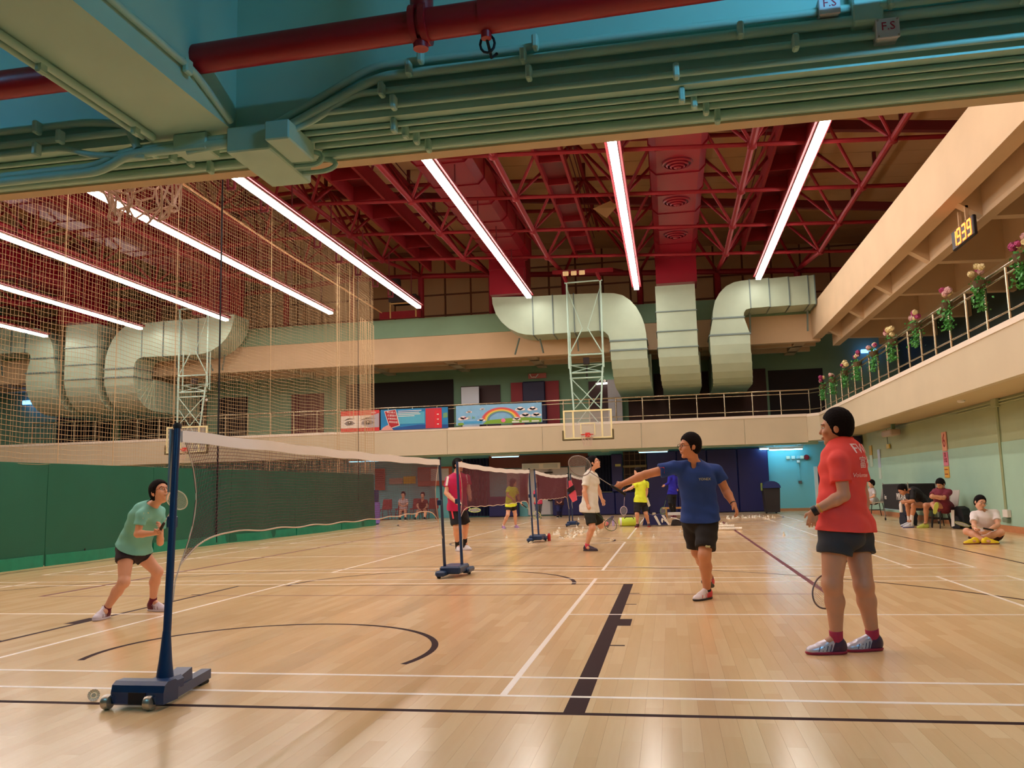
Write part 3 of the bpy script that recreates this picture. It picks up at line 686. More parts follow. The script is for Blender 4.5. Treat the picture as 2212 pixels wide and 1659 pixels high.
text_mesh('lettering','FWD',.09,WHITE,e,face_mat((-11.9,33.404,4.44),(1,0,0),(0,0,1)),.002)
# blue banner with the red sign in a hand
PB=mat('sea blue print',(24,128,186),.5,noise=.12,scale=2.5); PB2=mat('deep blue print',(18,78,150),.5)
e=banner(-11.6,-8.74,3.68,4.54,PB,'blue banner with a hand holding a red sign of white characters')
flat([(-11.6,3.68),(-8.74,3.68),(-8.74,3.83),(-10,3.87),(-11.2,3.75)],33.406,PB2,e,'print_panel')
flat([(-10.9,3.92),(-9.72,3.92),(-9.72,4.4),(-10.9,4.4)],33.404,mat('aqua print',(80,172,200),.5),e,'print_panel')
flat([(-11.45,4.48),(-10.95,4.53),(-10.78,3.86),(-11.22,3.74)],33.402,WARM,e,'sign_border'); flat([(-11.42,4.46),(-10.97,4.51),(-10.82,3.88),(-11.2,3.77)],33.399,mat('crimson print',(178,24,36),.5),e,'sign')
for r_,(tx,n_) in enumerate((('喺企硬人',4),('扛硬撐仔',4),('好難撐得住',5),('俾你玩啦',4))):
    text_mesh('lettering',tx,.095 if n_==4 else .08,WHITE,e,face_mat((-11.15+.03*r_,33.395,4.41-.135*r_),(1,0,-.1),(.1,0,1)),.001)
flat([(-11.6,3.68),(-11.5,3.8),(-11.3,3.9),(-11.2,3.85),(-11.05,3.68)],33.396,mat('hand print',(226,160,150),.5),e,'hand')
for k,(w_,z) in enumerate(((1.0,4.45),(.9,4.38),(.95,4.31),(.7,4.24))): flat([(-10.85,z-.012),(-10.85+w_,z-.012),(-10.85+w_,z+.014),(-10.85,z+.014)],33.397,WARM if k else WHITE,e,'text_line')
flat([(-9.68,3.7),(-9.0,3.7),(-9.0,4.52),(-9.68,4.52)],33.4,mat('red block print',(196,40,56),.5),e,'print_panel'); flat([(-9.3,3.7),(-9.0,3.7),(-9.0,4.42),(-9.3,4.42)],33.396,mat('bright red print',(214,30,48),.5),e,'print_panel')
for k in range(3): flat([(-9.2,3.84+.2*k),(-9.12,3.84+.2*k),(-9.12,3.88+.2*k),(-9.2,3.88+.2*k)],33.393,WARM,e,'mark')
flat([(-8.95,4.1),(-8.75,4.12),(-8.76,4.32),(-8.93,4.3)],33.4,mat('olive print',(110,160,110),.5),e,'print_panel')
# rainbow banner, figures left out
e=banner(-8.4,-4.88,3.77,4.56,mat('sky print',(128,184,222),.5,noise=.08,scale=3),'pale blue banner with a rainbow, clouds and green grass')
G1=mat('grass print',(122,168,46),.5)
flat([(-7.3,3.78),(-4.9,3.78),(-4.9,3.93),(-5.6,4.0),(-6.3,3.98),(-7.1,3.93)],33.406,G1,e,'print_grass'); flat(ell(-8.2,3.82,.14,.05),33.404,G1,e,'print_grass')
for k,c in enumerate(((206,96,120),(214,76,64),(232,150,60),(236,206,100),(120,172,100),(96,130,176))):
    r0=.78-.052*k; pts=[(-6.55+r0*1.02*math.cos(a),3.92+r0*.66*math.sin(a)) for a in [i*PI/24 for i in range(25)]]+[(-6.55+(r0-.052)*1.02*math.cos(a),3.92+(r0-.052)*.66*math.sin(a)) for a in [i*PI/24 for i in range(24,-1,-1)]]
    flat(pts,33.403-.0002*k,mat('rainbow band %d'%k,c,.5),e,'rainbow_band')
CL=mat('cloud print',(238,226,226),.5)
for cx,cz,rr in ((-5.75,4.33,.2),(-5.25,4.32,.2),(-5.55,4.08,.22),(-5.1,4.08,.2),(-7.3,4.4,.1),(-7.35,3.95,.16),(-5.9,3.95,.16),(-8.1,4.05,.2),(-7.85,4.3,.12)):
    for dx,dz,q in ((-.5,-.1,.5),(0,.12,.55),(.5,-.08,.45)): flat(ell(cx+dx*rr,cz+dz*rr,q*rr*1.15,q*rr*.6,14),33.399,CL,e,'cloud')
for k,(ch,c) in enumerate((('S',(226,120,150)),('O',(236,206,110)),('N',(120,190,110)),('Y',(100,160,220)),('S',(230,110,130)))):
    text_mesh('lettering',ch,.15,mat('letter colour %d'%k,c,.5),e,face_mat((-8.05+.19*k,33.395,4.06),(1,0,0),(0,0,1)),.002)
flat([(-8.1,3.82),(-7.35,3.82),(-7.3,3.92),(-8.08,3.92)],33.398,mat('ribbon print',(70,160,214),.5),e,'ribbon')
flat(ell(-6.45,3.9,.09,.08,14),33.395,mat('pink dot print',(230,120,160),.5),e,'dot')
for k in range(3): flat([(-6.1+.4*k,3.8),(-5.8+.4*k,3.8),(-5.8+.4*k,3.86),(-6.1+.4*k,3.86)],33.397,mat('pale label print',(214,220,210),.5),e,'label_patch')
# ================================================================ BASKETBALL FRAMES
PGR=mat('pale green tube paint',(176,206,190),.4,metal=.1)
BBG=mat('clear backboard acrylic',(216,214,206),.15,alpha=.22); BBY=mat('cream board frame',(238,226,170),.5); PAD=mat('olive rim pad',(92,80,44),.7)
def basket(cx,Yb,label,fold=0):
    o=empty('basketball_hoop',(cx,Yb,3.05)); tag(o,label,'basketball frame')
    T=lambda a,b,r=.03: MB().tube([(cx+a[0],Yb+a[1],a[2]),(cx+b[0],Yb+b[1],b[2])],r,8).build('frame_tube',PGR,o,smooth=True)
    w_=.64
    for s in (-1,1):
        T((s*w_,.35,8.9),(s*w_,.35,6.05),.035); T((s*w_,.35,6.05),(s*w_,.35,5.6),.045); T((s*w_*.95,.62,7.1),(s*w_*.95,.62,5.5),.025)
        T((s*w_*.95,.3,5.6),(s*.5,.12,3.95),.035)
        T((s*w_,.35,8.7),(s*.1,.35,7.1),.014); T((s*.1,.35,7.1),(s*w_,.35,6.1),.022)
        T((s*w_*.9,.3,5.2),(-s*w_*.75,.14,4.05),.02); T((s*w_*.85,.3,4.7),(-s*.4,.12,3.5),.018); T((s*w_,.35,5.6),(s*w_*.95,.62,5.5),.02)
    T((-w_-.08,.35,8.9),(w_+.08,.35,8.92),.03); T((-w_,.35,6.1),(w_,.35,6.1),.035); T((-w_,.34,5.42),(w_,.34,5.42),.035); T((-w_,.34,5.22),(w_,.34,5.22),.03); T((-w_,.6,5.75),(w_,.6,5.75),.02)
    for s in (-1,1): T((s*w_,.6,5.75),(-s*w_,.34,5.42),.016)
    MB().box(cx-.12,cx+.1,Yb+.4,Yb+.6,5.75,6.0).build('winch_box',DARKN,o); MB().tube([(cx-.02,Yb+.8,5.8),(cx-.02,Yb+.6,5.2)],.03,6).build('winch_arm',DARKN,o)
    MB().lathe([(.05,0),(.05,.03)],(cx+w_+.02,Yb+.3,5.07),10,'y').build('white_knob',WHITE,o)
    # board
    MB().box(cx-.88,cx+.88,Yb,Yb+.03,2.94,3.97).build('backboard',BBG,o)
    for x0,x1,z0,z1 in ((-.9,.9,3.93,3.99),(-.9,.9,2.92,2.98),(-.9,-.84,2.98,3.93),(.84,.9,2.98,3.93),(-.56,-.5,2.98,3.93),(.5,.56,2.98,3.93),(-.27,-.24,3.05,3.5),(.24,.27,3.05,3.5),(-.24,.24,3.47,3.5)):
        MB().box(cx+x0,cx+x1,Yb-.012,Yb+.04,z0,z1).build('board_frame',BBY,o)
    for x0,x1,z0,z1 in ((-.93,.93,2.87,2.93),(-.95,-.89,2.87,3.25),(.89,.95,2.87,3.25)): MB().bbox(cx+x0,cx+x1,Yb-.04,Yb+.06,z0,z1,.015).build('edge_pad',PAD,o)
    MB().tube([(cx+.225*math.cos(a),Yb-.38+.225*math.sin(a),3.05) for a in [i*PI/12 for i in range(25)]],.012,8).build('rim',ORANGE,o,smooth=True)
    MB().prism([(-.1+cx,2.98),(.1+cx,2.98),(.08+cx,3.13),(-.08+cx,3.13)],'y',Yb-.18,Yb-.01).build('rim_bracket',ORANGE,o)
    hoop_net(cx,Yb-.38,3.04,.225,.4,o,.005,10,.008)
    for s in (-1,1): MB().bar((cx+s*w_,Yb+.35,8.92),(cx+s*w_-.15,Yb+.2,9.3),.09,.09).build('roof_bracket',RED,o)
    MB().bar((cx-1.15,Yb+.2,9.3),(cx+1.15,Yb+.2,9.25),.12,.14).build('roof_beam',RED,o)
    for s in (-1,1): MB().bar((cx+s*1.0,Yb+.2,9.3),(cx+s*1.4,Yb+2.4,zc(cx)+.6),.08,.08).build('roof_strut',RED,o)
    return o
basket(-2.87,31.2,'pale green ceiling-hung basketball frame with backboard at the far end')
basket(-19.0,31.2,'pale ceiling-hung basketball frame seen through the net at the left')
# ================================================================ DIVIDING CURTAIN AND NET
def cx_(y): 
    t=min(1,max(0,(y-17)/9)); return -10.85+.52*t*t*(3-2*t)+.03*math.sin(y*1.9)
dv=empty('dividing_curtain',(-10.85,4,0)); tag(dv,'green vinyl dividing curtain with a cream net above it along the left of the court','curtain')
def sheet(y0,y1,z0,z1,m,name,amp=.02,th=.012,nz=6):
    mb=MB(); n=int((y1-y0)/.22); vs=[]
    for j in range(nz+1):
        for i in range(n+1):
            y=y0+(y1-y0)*i/n; z=z0+(z1-z0)*j/nz
            vs.append((cx_(y)+amp*math.sin(y*3.1+z)*(1+.6*math.sin(y*.7)),y,z))
    N_=len(vs); vs+= [(a+th,b,c) for a,b,c in vs]; fs=[]
    for j in range(nz):
        for i in range(n):
            a=j*(n+1)+i; fs.append((a,a+1,a+n+2,a+n+1)); fs.append((N_+a,N_+a+n+1,N_+a+n+2,N_+a+1))
    for i in range(n):
        a=nz*(n+1)+i; fs.append((a,a+1,N_+a+1,N_+a))
    for j in range(nz):
        for a in (j*(n+1),j*(n+1)+n): fs.append((a,a+n+1,N_+a+n+1,N_+a))
    mb.add(vs,fs); return mb.build(name,m,dv,smooth=True)
y=4.0
while y<28.9: sheet(y+.004,min(y+3.13,29.05),.02,1.80,GREENT,'tarp_panel'); sheet(y+.02,min(y+3.1,29.03),.0,.2,GREENH,'hem_pocket',.035,.03,4); y+=3.14
for y in (8.1,14.4,19.05): MB().box(cx_(y)+.03,cx_(y)+.036,y-.015,y+.015,.0,.24).build('hem_strap',DARKN,dv)
mb=MB(); rnd=random.Random(5)
ph=[rnd.uniform(0,6) for _ in range(200)]
NZ=int((9.5-1.8)/.09)
for j in range(NZ+1):
    z=1.8+.09*j; pts=[]
    for i in range(72):
        y=4+.3535*i; pts.append((cx_(y),y,z+.012*math.sin(y*5.2+j*.15)+.02*math.sin(y*1.3+j*.05)))
    mb.tube(pts,.0036,3,cap=False)
mb.build('net_row',CORD,dv)['kind']='stuff'
mb=MB()
y=4.0;k=0
while y<29.1:
    pts=[(cx_(y)+.01*math.sin(k+z*.8),y+.02*math.sin(z*.9+ph[k%200]),z) for z in np.linspace(1.8,9.5,6)]
    mb.tube(pts,.0032,3,cap=False); k+=1; y+=.085 if y<25.3 else .06
mb.build('net_column',CORD,dv)['kind']='stuff'
for y,z0,z1,r in ((13.6,1.8,9.5,.007),(15.2,1.8,9.5,.006),(17.2,1.8,9.5,.006),(21.4,1.8,9.5,.007),(25.6,1.8,9.4,.012),(25.75,1.8,9.4,.008),(26.6,3.6,9.3,.008),(26.9,3.6,9.3,.008),(27.6,3.6,7.2,.011),(27.8,3.6,7.2,.008),(28.05,1.8,7.2,.011),(28.25,3.6,7.2,.008),(28.5,3.6,7.2,.011),(28.7,3.6,7.2,.008),(29.05,1.8,7.2,.009)):
    MB().tube([(cx_(y)+.02,y,z0),(cx_(y)+.02,y,z1)],r,6).build('rope',CORD,dv,smooth=True)
MB().tube([(cx_(19.05)+.05,19.05,.05),(cx_(19.05)+.05,19.05,9.6)],.02,8).build('guide_rope',BLACKC,dv,smooth=True)
MB().tube([(-9.9,26.3,.9),(-9.9,26.3,9.0)],.008,6).build('guide_rope',BLACKC,dv)
rp=empty('post_sleeve',(-10.5,29.7,0)); tag(rp,'dark blue post with a purple foam sleeve at the far end of the green curtain','post')
MB().tube([(-10.5,29.7,.0),(-10.5,29.7,1.25)],.09,14).build('post',POSTB,rp,smooth=True); MB().tube([(-10.5,29.7,.05),(-10.5,29.7,.80)],.13,14).build('foam_sleeve',mat('purple foam',(130,108,190),.7),rp,smooth=True)
# ================================================================ BADMINTON NETS
TAPE=mat('white net tape',(252,246,244),.6); MESH=mat('maroon net twine',(96,40,52),.8); ROPE=mat('rope cream',(222,200,178),.7)
def bnet(ya,yb,label,sag=.03,cell=.021,r=.0011,xa=-2.92,low_end=True):
    o=empty('badminton_net',(-2.92,(ya+yb)/2,1.5)); tag(o,label,'badminton net','badminton nets in a row'); L=yb-ya
    top=lambda t:1.535-sag*4*t*(1-t)
    def bot(t):
        e=min(t,1-t)*L; return .90-.03*math.sin(PI*t)-(.17*max(0,1-e/.55)**2)+.006*math.sin(t*60)
    def yy(t,s):   # side edges bow inward
        b=.16*math.sin(PI*min(1,s)); return ya+L*t+b*max(0,1-t*L/1.2)-b*max(0,1-(1-t)*L/1.2)
    def P(t,s): return (xa+.012*math.sin(t*9+s*2),yy(t,s),top(t)*(1-s)+bot(t)*s)
    mb=MB(); n=int(L/cell)
    for i in range(n+1):
        t=i/n; mb.tube([P(t,s) for s in (0,.25,.5,.75,1)],r,3,cap=False)
    m=int(.64/cell)
    for j in range(1,m+1):
        s=j/m; mb.tube([P(t,s) for t in np.linspace(0,1,28)],r,3,cap=False)
    mb.build('mesh',MESH,o)['kind']='stuff'
    mb=MB(); vs=[];K=40
    for i in range(K+1):
        t=i/K; z=top(t)
        for dx,dz in ((-.006,.0),(.006,.0),(.008,-.072),(-.008,-.072)): vs.append((xa+dx+.012*math.sin(t*9),ya+L*t,z+dz+.004*math.sin(t*40)))
    fs=[(i*4+k,i*4+(k+1)%4,(i+1)*4+(k+1)%4,(i+1)*4+k) for i in range(K) for k in range(4)]+[(0,1,2,3),(K*4+3,K*4+2,K*4+1,K*4)]
    mb.add(vs,fs).build('top_tape',TAPE,o)
    MB().tube([P(t,1) for t in np.linspace(0,1,90)],.006,6).build('bottom_cord',ROPE,o,smooth=True)
    for t in (0,1): MB().tube([P(t,s) for s in np.linspace(0,1,12)],.0045,6).build('side_cord',ROPE,o,smooth=True)
    for t,s_ in ((0,-1),(1,1)):
        a=P(t,1); MB().tube([a,(a[0]+.0,a[1]+s_*.05,a[2]-.09),(a[0]+.02,a[1]+s_*.1,a[2]-.2)],.004,6).build('tie_cord',ROPE,o,smooth=True)
    return o
bnet(4.74,10.66,'nearest badminton net with white tape, starting at the big blue post',.012,.021,.0017)
bnet(11.68,17.84,'second badminton net, from the man in the magenta shirt',.03,.022,.0018)
bnet(18.66,24.76,'third badminton net, behind the floor full of shuttlecocks',.06,.026,.0022)
bnet(25.64,31.6,'fourth and farthest badminton net behind the man in white',.06,.026,.0022)
# ---- net posts
def post_pole(par,foot,top,r=.021):
    MB().tube([foot,(foot[0]*.6+top[0]*.4,foot[1]*.6+top[1]*.4,foot[2]*.6+top[2]*.4),top],[r*1.05,r,r*.9],14).build('pole',POSTB,par,smooth=True)
    MB().lathe([(r*1.1,0),(r*1.15,.02),(r*.7,.035)],(top[0],top[1],top[2]-.015),12).build('pole_cap',RUBB,par,smooth=True)
    MB().bbox(top[0]-.03,top[0]+.03,top[1]-.045,top[1]-.015,.95,1.02,.006).build('cleat',POSTB,par)
p1_=empty('net_post',(-2.85,4.6,0)); tag(p1_,'nearest blue net post on a wheeled steel weight','net post')
post_pole(p1_,(-2.835,4.49,.14),(-2.925,4.70,1.56),.022)
MB().bar((-2.952,4.685,1.54),(-2.938,4.655,1.16),.012,.03).build('tension_plate',mat('silver plate',(170,176,180),.3,metal=.7),p1_)
MB().tube([(-2.835,4.49,.08),(-2.838,4.497,.22),(-2.846,4.515,.38)],[.055,.036,.022],14).build('gusset',POSTB,p1_,smooth=True)
pr=[(-3.09,.028),(-3.09,.10),(-3.075,.145),(-3.04,.165),(-2.80,.165),(-2.765,.145),(-2.755,.10),(-2.755,.028)]
prf=[(4.30,.03),(4.44,.03),(4.44,.125),(4.41,.142),(4.34,.142),(4.31,.125),(4.30,.09)]
MB().prism([(y,z) for y,z in prf],'x',-3.035,-2.72).build('weight_box',POSTB,p1_)
MB().box(-2.925,-2.825,4.292,4.302,.03,.09).build('box_recess',DARKN,p1_)
MB().bbox(-2.90,-2.76,4.42,4.58,.05,.135,.02).build('socket_block',POSTB,p1_); MB().bar((-2.82,4.55,.09),(-2.84,4.70,.11),.09,.07).build('pivot_arm',POSTB,p1_)
MB().bar((-2.775,4.43,.05),(-2.865,4.98,.05),.06,.055).build('foot_bar',POSTB,p1_); MB().bbox(-2.89,-2.83,4.86,4.96,.0,.024,.006).build('foot_pad',RUBB,p1_)
for x in (-3.05,-2.80):
    MB().lathe([(.012,-.02),(.036,-.02),(.040,-.008),(.040,.008),(.036,.02),(.012,.02)],(x,4.295,.040),18,'x').build('wheel',WHEEL,p1_,smooth=True)
    MB().bar((x+.02,4.30,.05),(x+.05,4.34,.07),.03,.04).build('wheel_fork',POSTB,p1_)
def twin(ya,yb,xa,xb,fa,fb,ta,tb,label):
    o=empty('net_post',((xa+xb)/2,(ya+yb)/2,0)); tag(o,label,'net post','double net posts between courts')
    MB().bbox(xa,xb,ya+.12,yb-.05,.05,.15,.02).build('weight_box',POSTB,o); MB().bbox(xa-.03,xa+.1,ya,ya+.3,.03,.10,.02).build('foot_bar',POSTB,o); MB().bbox(xb-.06,xb+.04,yb-.25,yb+.1,.03,.10,.02).build('foot_bar',POSTB,o)
    for x,y in ((xa,ya+.1),(xb-.02,yb)): MB().lathe([(.01,-.02),(.034,-.02),(.036,0),(.034,.02),(.01,.02)],(x,y,.036),14,'x').build('wheel',RUBB,o,smooth=True)
    post_pole(o,fa,ta,.019); post_pole(o,fb,tb,.019)
    return o
twin(10.85,11.55,-3.02,-2.74,(-2.97,11.06,.14),(-2.79,11.28,.14),(-2.925,10.71,1.55),(-2.925,11.64,1.55),'pair of blue net posts on one base in front of the man in magenta')
twin(17.95,18.75,-3.0,-2.72,(-2.90,18.0,.14),(-2.82,18.3,.14),(-2.925,17.88,1.55),(-2.925,18.62,1.55),'pair of blue net posts beside the small red bottle')
twin(25.2,25.9,-3.05,-2.78,(-2.99,25.5,.14),(-2.93,25.8,.14),(-2.925,24.82,1.55),(-2.925,25.6,1.55),'pair of blue net posts with the pink bag hanging on them')
twin(31.6,32.3,-3.05,-2.8,(-2.95,31.8,.14),(-2.9,32.0,.14),(-2.925,31.65,1.55),(-2.92,32.1,1.55),'farthest pair of blue net posts near the back wall')
pk=empty('racket_bag',(-2.85,25.2,.95)); tag(pk,'pink and black racket bag hanging on the third pair of net posts','bag')
PINKB=mat('coral pink fabric',(226,84,104),.6)
MB().prism([(-2.98,1.33),(-2.86,1.36),(-2.72,1.0),(-2.70,.78),(-2.82,.72),(-2.95,.95)],'y',25.0,25.16).build('bag_body',PINKB,pk)
MB().prism([(-2.98,1.1),(-2.78,1.22),(-2.74,1.08),(-2.95,.93)],'y',24.97,25.18).build('black_band',BLACKC,pk); MB().tube([(-2.9,25.1,1.34),(-2.92,24.9,1.5)],.012,6).build('strap',BLACKC,pk)
# ================================================================ FAR WALL OBJECTS
def gm(x0,x1,z1,y0,y1,label,n,m=NAVY,nm='gym_mat'):
    o=empty(nm,((x0+x1)/2,y0,0)); tag(o,label,'gym mat'); w_=(x1-x0)/n
    for i in range(n): MB().bbox(x0+i*w_+.004,x0+(i+1)*w_-.004,y0,y1,.01,z1,.03).build('pad',m,o)
    return o
gm(-.9,3.95,2.56,35.72,35.94,'tall navy padded mats along the back wall right of the lattice window',4)
gm(-4.85,-.95,.92,35.5,35.84,'low navy mats along the back wall behind the man in white',3)
gm(-7.58,-6.3,.85,35.5,35.84,'low navy mat on the back wall behind the woman in yellow',1)
MB().bbox(-2.37,-1.9,35.7,35.95,.93,2.5,.03).build('wall_pad',NAVY); tag(bpy.data.objects['wall_pad'],'narrow navy wall pad with a small pale label left of the lattice window','gym mat')
lb=MB().box(-2.2,-1.97,35.68,35.7,1.98,2.08).build('label_plate',mat('olive label',(168,170,110),.5)); tag(lb,'small pale green label on the narrow navy pad','label')
lw=empty('window_6',(-1.4,35.95,.7)); struct(lw); MB().box(-1.87,-.92,35.9,35.99,.68,2.6).build('dark_pane',DARKN,lw)
for k in range(5): MB().box(-1.84+.22*k,-1.82+.22*k,35.86,35.9,.7,2.58).build('bar',mat('brown lattice',(110,84,60),.6),lw)
for k in range(7): MB().box(-1.87,-.92,35.85,35.88,.8+.28*k,.82+.28*k).build('bar',mat('brown lattice',(110,84,60),.6),lw)
MB().box(-1.9,-.9,35.82,35.9,1.93,2.02).build('transom',mat('olive frame',(120,108,70),.6),lw)
cu=empty('dark_curtain',(-2.9,35.8,.9)); tag(cu,'dark blue pleated curtain above the low navy mats behind the man in white','curtain')
for k in range(8): MB().prism([(-3.46+.136*k,35.95),(-3.39+.136*k,35.82),(-3.324+.136*k,35.95)],'z',.95,2.46).build('fold',mat('dark navy cloth',(14,26,54),.9),cu)
MB().box(-3.46,-2.38,35.78,35.82,.9,.95).build('hem_bar',mat('olive rail',(130,130,80),.5),cu)
cu=empty('navy_drape',(-8.2,35.8,0)); tag(cu,'navy drape hanging right of the notice boards on the back wall','curtain')
for k in range(8): MB().prism([(-8.78+.147*k,35.95),(-8.71+.147*k,35.8),(-8.64+.147*k,35.95)],'z',.05,2.5).build('fold',mat('navy cloth',(28,30,72),.9),cu)
# glazed office with brown header
bo=empty('glazed_partition',(-5.2,35.9,0)); tag(bo,'pale glazed office front with a brown header on the back wall','partition')
for a,b in ((-6.84,-6.0),(-5.96,-5.0),(-4.96,-4.2),(-4.16,-3.48)): MB().bbox(a,b,35.88,35.95,.05 if a>-6.1 and a<-4.5 else .85,2.02,.01).build('panel',WALLW,bo)
MB().box(-7.6,-3.34,35.86,35.95,2.05,2.58).build('header',BROWN,bo); MB().box(-4.99,-4.93,35.82,35.88,.05,2.03).build('mullion',mat('grey mullion',(150,150,152),.5),bo)
MB().box(-5.08,-4.82,35.78,35.83,.62,.72).build('handle',DARKN,bo)
MB().box(-5.2,-4.85,35.78,35.83,1.78,1.84).build('closer',DARKN,bo)
ns_=MB().bbox(-6.15,-4.5,35.74,35.80,1.96,2.22,.01).build('notice_board',WHITE); tag(ns_,'white rectangular sign under the brown header of the office front','sign')
for k in range(2): MB().box(-6.08+.85*k,-5.42+.8*k,35.735,35.74,2.0,2.18).build('sheet',mat('grey sheet',(200,206,204),.5),ns_)
# notice boards on the left
ORF=mat('terracotta board frame',(190,104,84),.6)
def board(x0,x1,z0,z1,label,sheets):
    o=empty('notice_board',((x0+x1)/2,35.95,z0)); tag(o,label,'notice board'); MB().bbox(x0,x1,35.9,35.96,z0,z1,.01).build('frame',ORF,o)
    for a,b,c,d,col in sheets: MB().box(a,b,35.88,35.9,c,d).build('sheet',mat('paper %d %d %d'%col,col,.6),o)
board(-10.8,-9.25,1.38,2.2,'terracotta notice board with two sheets behind the near net',[(-10.76,-10.25,1.6,2.12,(170,120,110)),(-10.2,-9.4,1.6,2.12,(206,204,210))])
board(-9.1,-8.82,1.4,2.2,'narrow notice board beside the navy drape',[(-9.07,-8.85,1.6,2.1,(140,170,196))])
board(-12.75,-12.3,1.25,2.2,'tall terracotta poster board just beyond the end of the green curtain',[(-12.7,-12.36,1.35,2.1,(176,100,90))])
ys_=MB().bbox(-11.45,-10.9,35.9,35.96,1.5,1.82,.01).build('wall_sign',mat('yellow sign',(220,190,60),.5)); tag(ys_,'yellow rectangular sign on the back wall behind the near net','sign')
y2=MB().bbox(-12.1,-11.5,35.9,35.96,1.5,1.76,.01).build('wall_sign',mat('pale sign',(196,170,160),.5)); tag(y2,'pale sign left of the yellow sign on the back wall','sign')
# alarms, bin, door at the right
al=empty('fire_alarm_row',(5.1,35.95,2.1)); tag(al,'row of small alarm boxes and a red bell on the bright teal back wall','alarm')
for x,c in ((4.75,(220,214,190)),(4.95,(214,210,200)),(5.15,(150,190,200)),(5.3,(220,214,200))): MB().bbox(x-.07,x+.07,35.88,35.96,2.07,2.2,.01).build('box',mat('alarm %d'%c[0],c,.5),al)
MB().lathe([(.02,-.08),(.09,-.07),(.11,-.01),(.11,0)],(5.47,35.95,2.13),16,'y').build('bell',mat('bell red',(150,24,40),.4),al,smooth=True)
MB().bbox(5.08,5.2,35.88,35.96,1.92,2.02,.01).build('socket',WHITE,al); MB().tube([(5.15,35.94,1.92),(5.17,35.94,1.2)],.012,6).build('cable',BACKAQ,al); MB().bbox(5.1,5.22,35.88,35.96,1.08,1.2,.01).build('switch_box',mat('switch brown',(90,80,80),.5),al)
struct(MB().box(5.85,6.7,35.9,36.0,0,1.75).build('door_5',mat('navy door',(26,24,72),.5))); struct(MB().box(5.72,5.85,35.88,36.0,0,1.75).build('trim_2',WHITE))
bn=empty('rubbish_bin',(3.72,33.4,0)); tag(bn,'black bin with a curved blue lid at the right end of the navy mats','bin')
MB().prism([(3.48,.05),(3.98,.05),(4.02,.95),(3.42,.95)],'y',33.1,33.8).build('bin_body',mat('bin black',(30,26,28),.6),bn)
MB().prism([(3.40,.95),(4.05,.95)]+[(3.72+.33*math.cos(a),.95+.26*math.sin(a)) for a in [i*PI/10 for i in range(1,10)]],'y',33.05,33.85).build('lid',mat('bin lid blue',(16,40,104),.5),bn)
MB().bbox(3.36,3.42,33.2,33.5,.85,1.15,.02).build('handle',mat('bin yellow green',(110,130,60),.6),bn)
for x in (3.55,3.9): MB().lathe([(.02,-.03),(.06,-.03),(.06,.03),(.02,.03)],(x,33.7,.06),10,'x').build('wheel',RUBB,bn)
cpd=MB().bbox(6.55,6.84,32.3,32.8,.0,2.74,.03).build('padded_column',mat('navy column pad',(20,24,60),.5)); tag(cpd,'tall navy padded column on the right wall behind the woman in red','column')
# lights below the far balcony
TUBE2=mat('bright cyan tube',(150,225,255),.5,emit=30)
fluo(3.9,5.2,34.9,2.45,'fluorescent light above the bright teal wall at the far right',m=TUBE2)
fluo(3.6,5.3,35.5,2.52,'fluorescent fitting nearest the back wall above the bin',m=TUBE2)
TUBE3=mat('dim cyan tube',(150,215,235),.5,emit=3)
fluo(-1.2,0.0,34.9,2.52,'fluorescent light above the tall navy mats',m=TUBE3); fluo(-7.3,-6.1,34.9,2.52,'fluorescent light above the brown header of the office',m=TUBE3)
fluo(-13.6,-12.2,34.9,2.52,'fluorescent light above the notice boards, left',m=TUBE3)
bl=MB().bbox(8.0,8.6,36.6,36.7,6.35,6.5,.02).build('blue_light',mat('blue sign light',(90,150,255),.5,emit=6)); tag(bl,'small blue lit sign in the gallery beyond the flowers','sign')
bl=MB().bbox(-31.2,-29.6,36.6,36.7,5.9,6.1,.02).build('blue_light',mat('blue sign light',(90,150,255),.5,emit=6)); tag(bl,'small blue lit sign at the far left behind the net','sign')
sgl=MB().tube([(-2.95,36.7,5.6),(-2.0,36.7,5.62)],.04,8).build('fluorescent_light',mat('white tube',(255,250,240),.5,emit=5)); tag(sgl,'short white tube light beside the grey gallery door','ceiling light')
# ================================================================ RIGHT WALL
def wsign(y0,y1,zs,label,th=.02):
    o=empty('wall_sign',(6.87,(y0+y1)/2,zs[0][0])); tag(o,label,'sign')
    for z0,z1,col in zs: MB().box(6.865,6.885,y0,y1,z0,z1).build('sheet',mat('sheet %d %d %d'%col,col,.6),o)
    return o
s6=wsign(22.95,23.3,[(1.82,2.3,(224,160,128)),(1.45,1.8,(214,120,140)),(1.15,1.43,(226,170,70))],'pink and yellow strip of sheets with a red 6 on the right wall')
text_mesh('numeral','6',.5,mat('dark red ink',(150,40,40),.6),s6,face_mat((6.862,23.125,2.07),(0,-1,0),(0,0,1)),.002)
for z,t_ in ((1.72,'第'),(1.58,'六場')): text_mesh('lettering',t_,.12,mat('dark red ink',(150,40,40),.6),s6,face_mat((6.862,23.125,z),(0,-1,0),(0,0,1)),.002)
for z in (1.36,1.24): MB().box(6.858,6.865,23.02,23.24,z-.01,z+.01).build('text_line',mat('dark red ink',(150,40,40),.6),s6)
wsign(31.0,31.35,[(1.6,2.0,(196,214,190)),(2.0,2.33,(196,160,60))],'yellow and pale strip of sheets on the right wall beside the padded column')
wsign(29.9,30.2,[(1.55,2.15,(186,196,214)),(1.17,1.55,(198,214,200))],'white strip of sheets on the right wall above the boy in white')
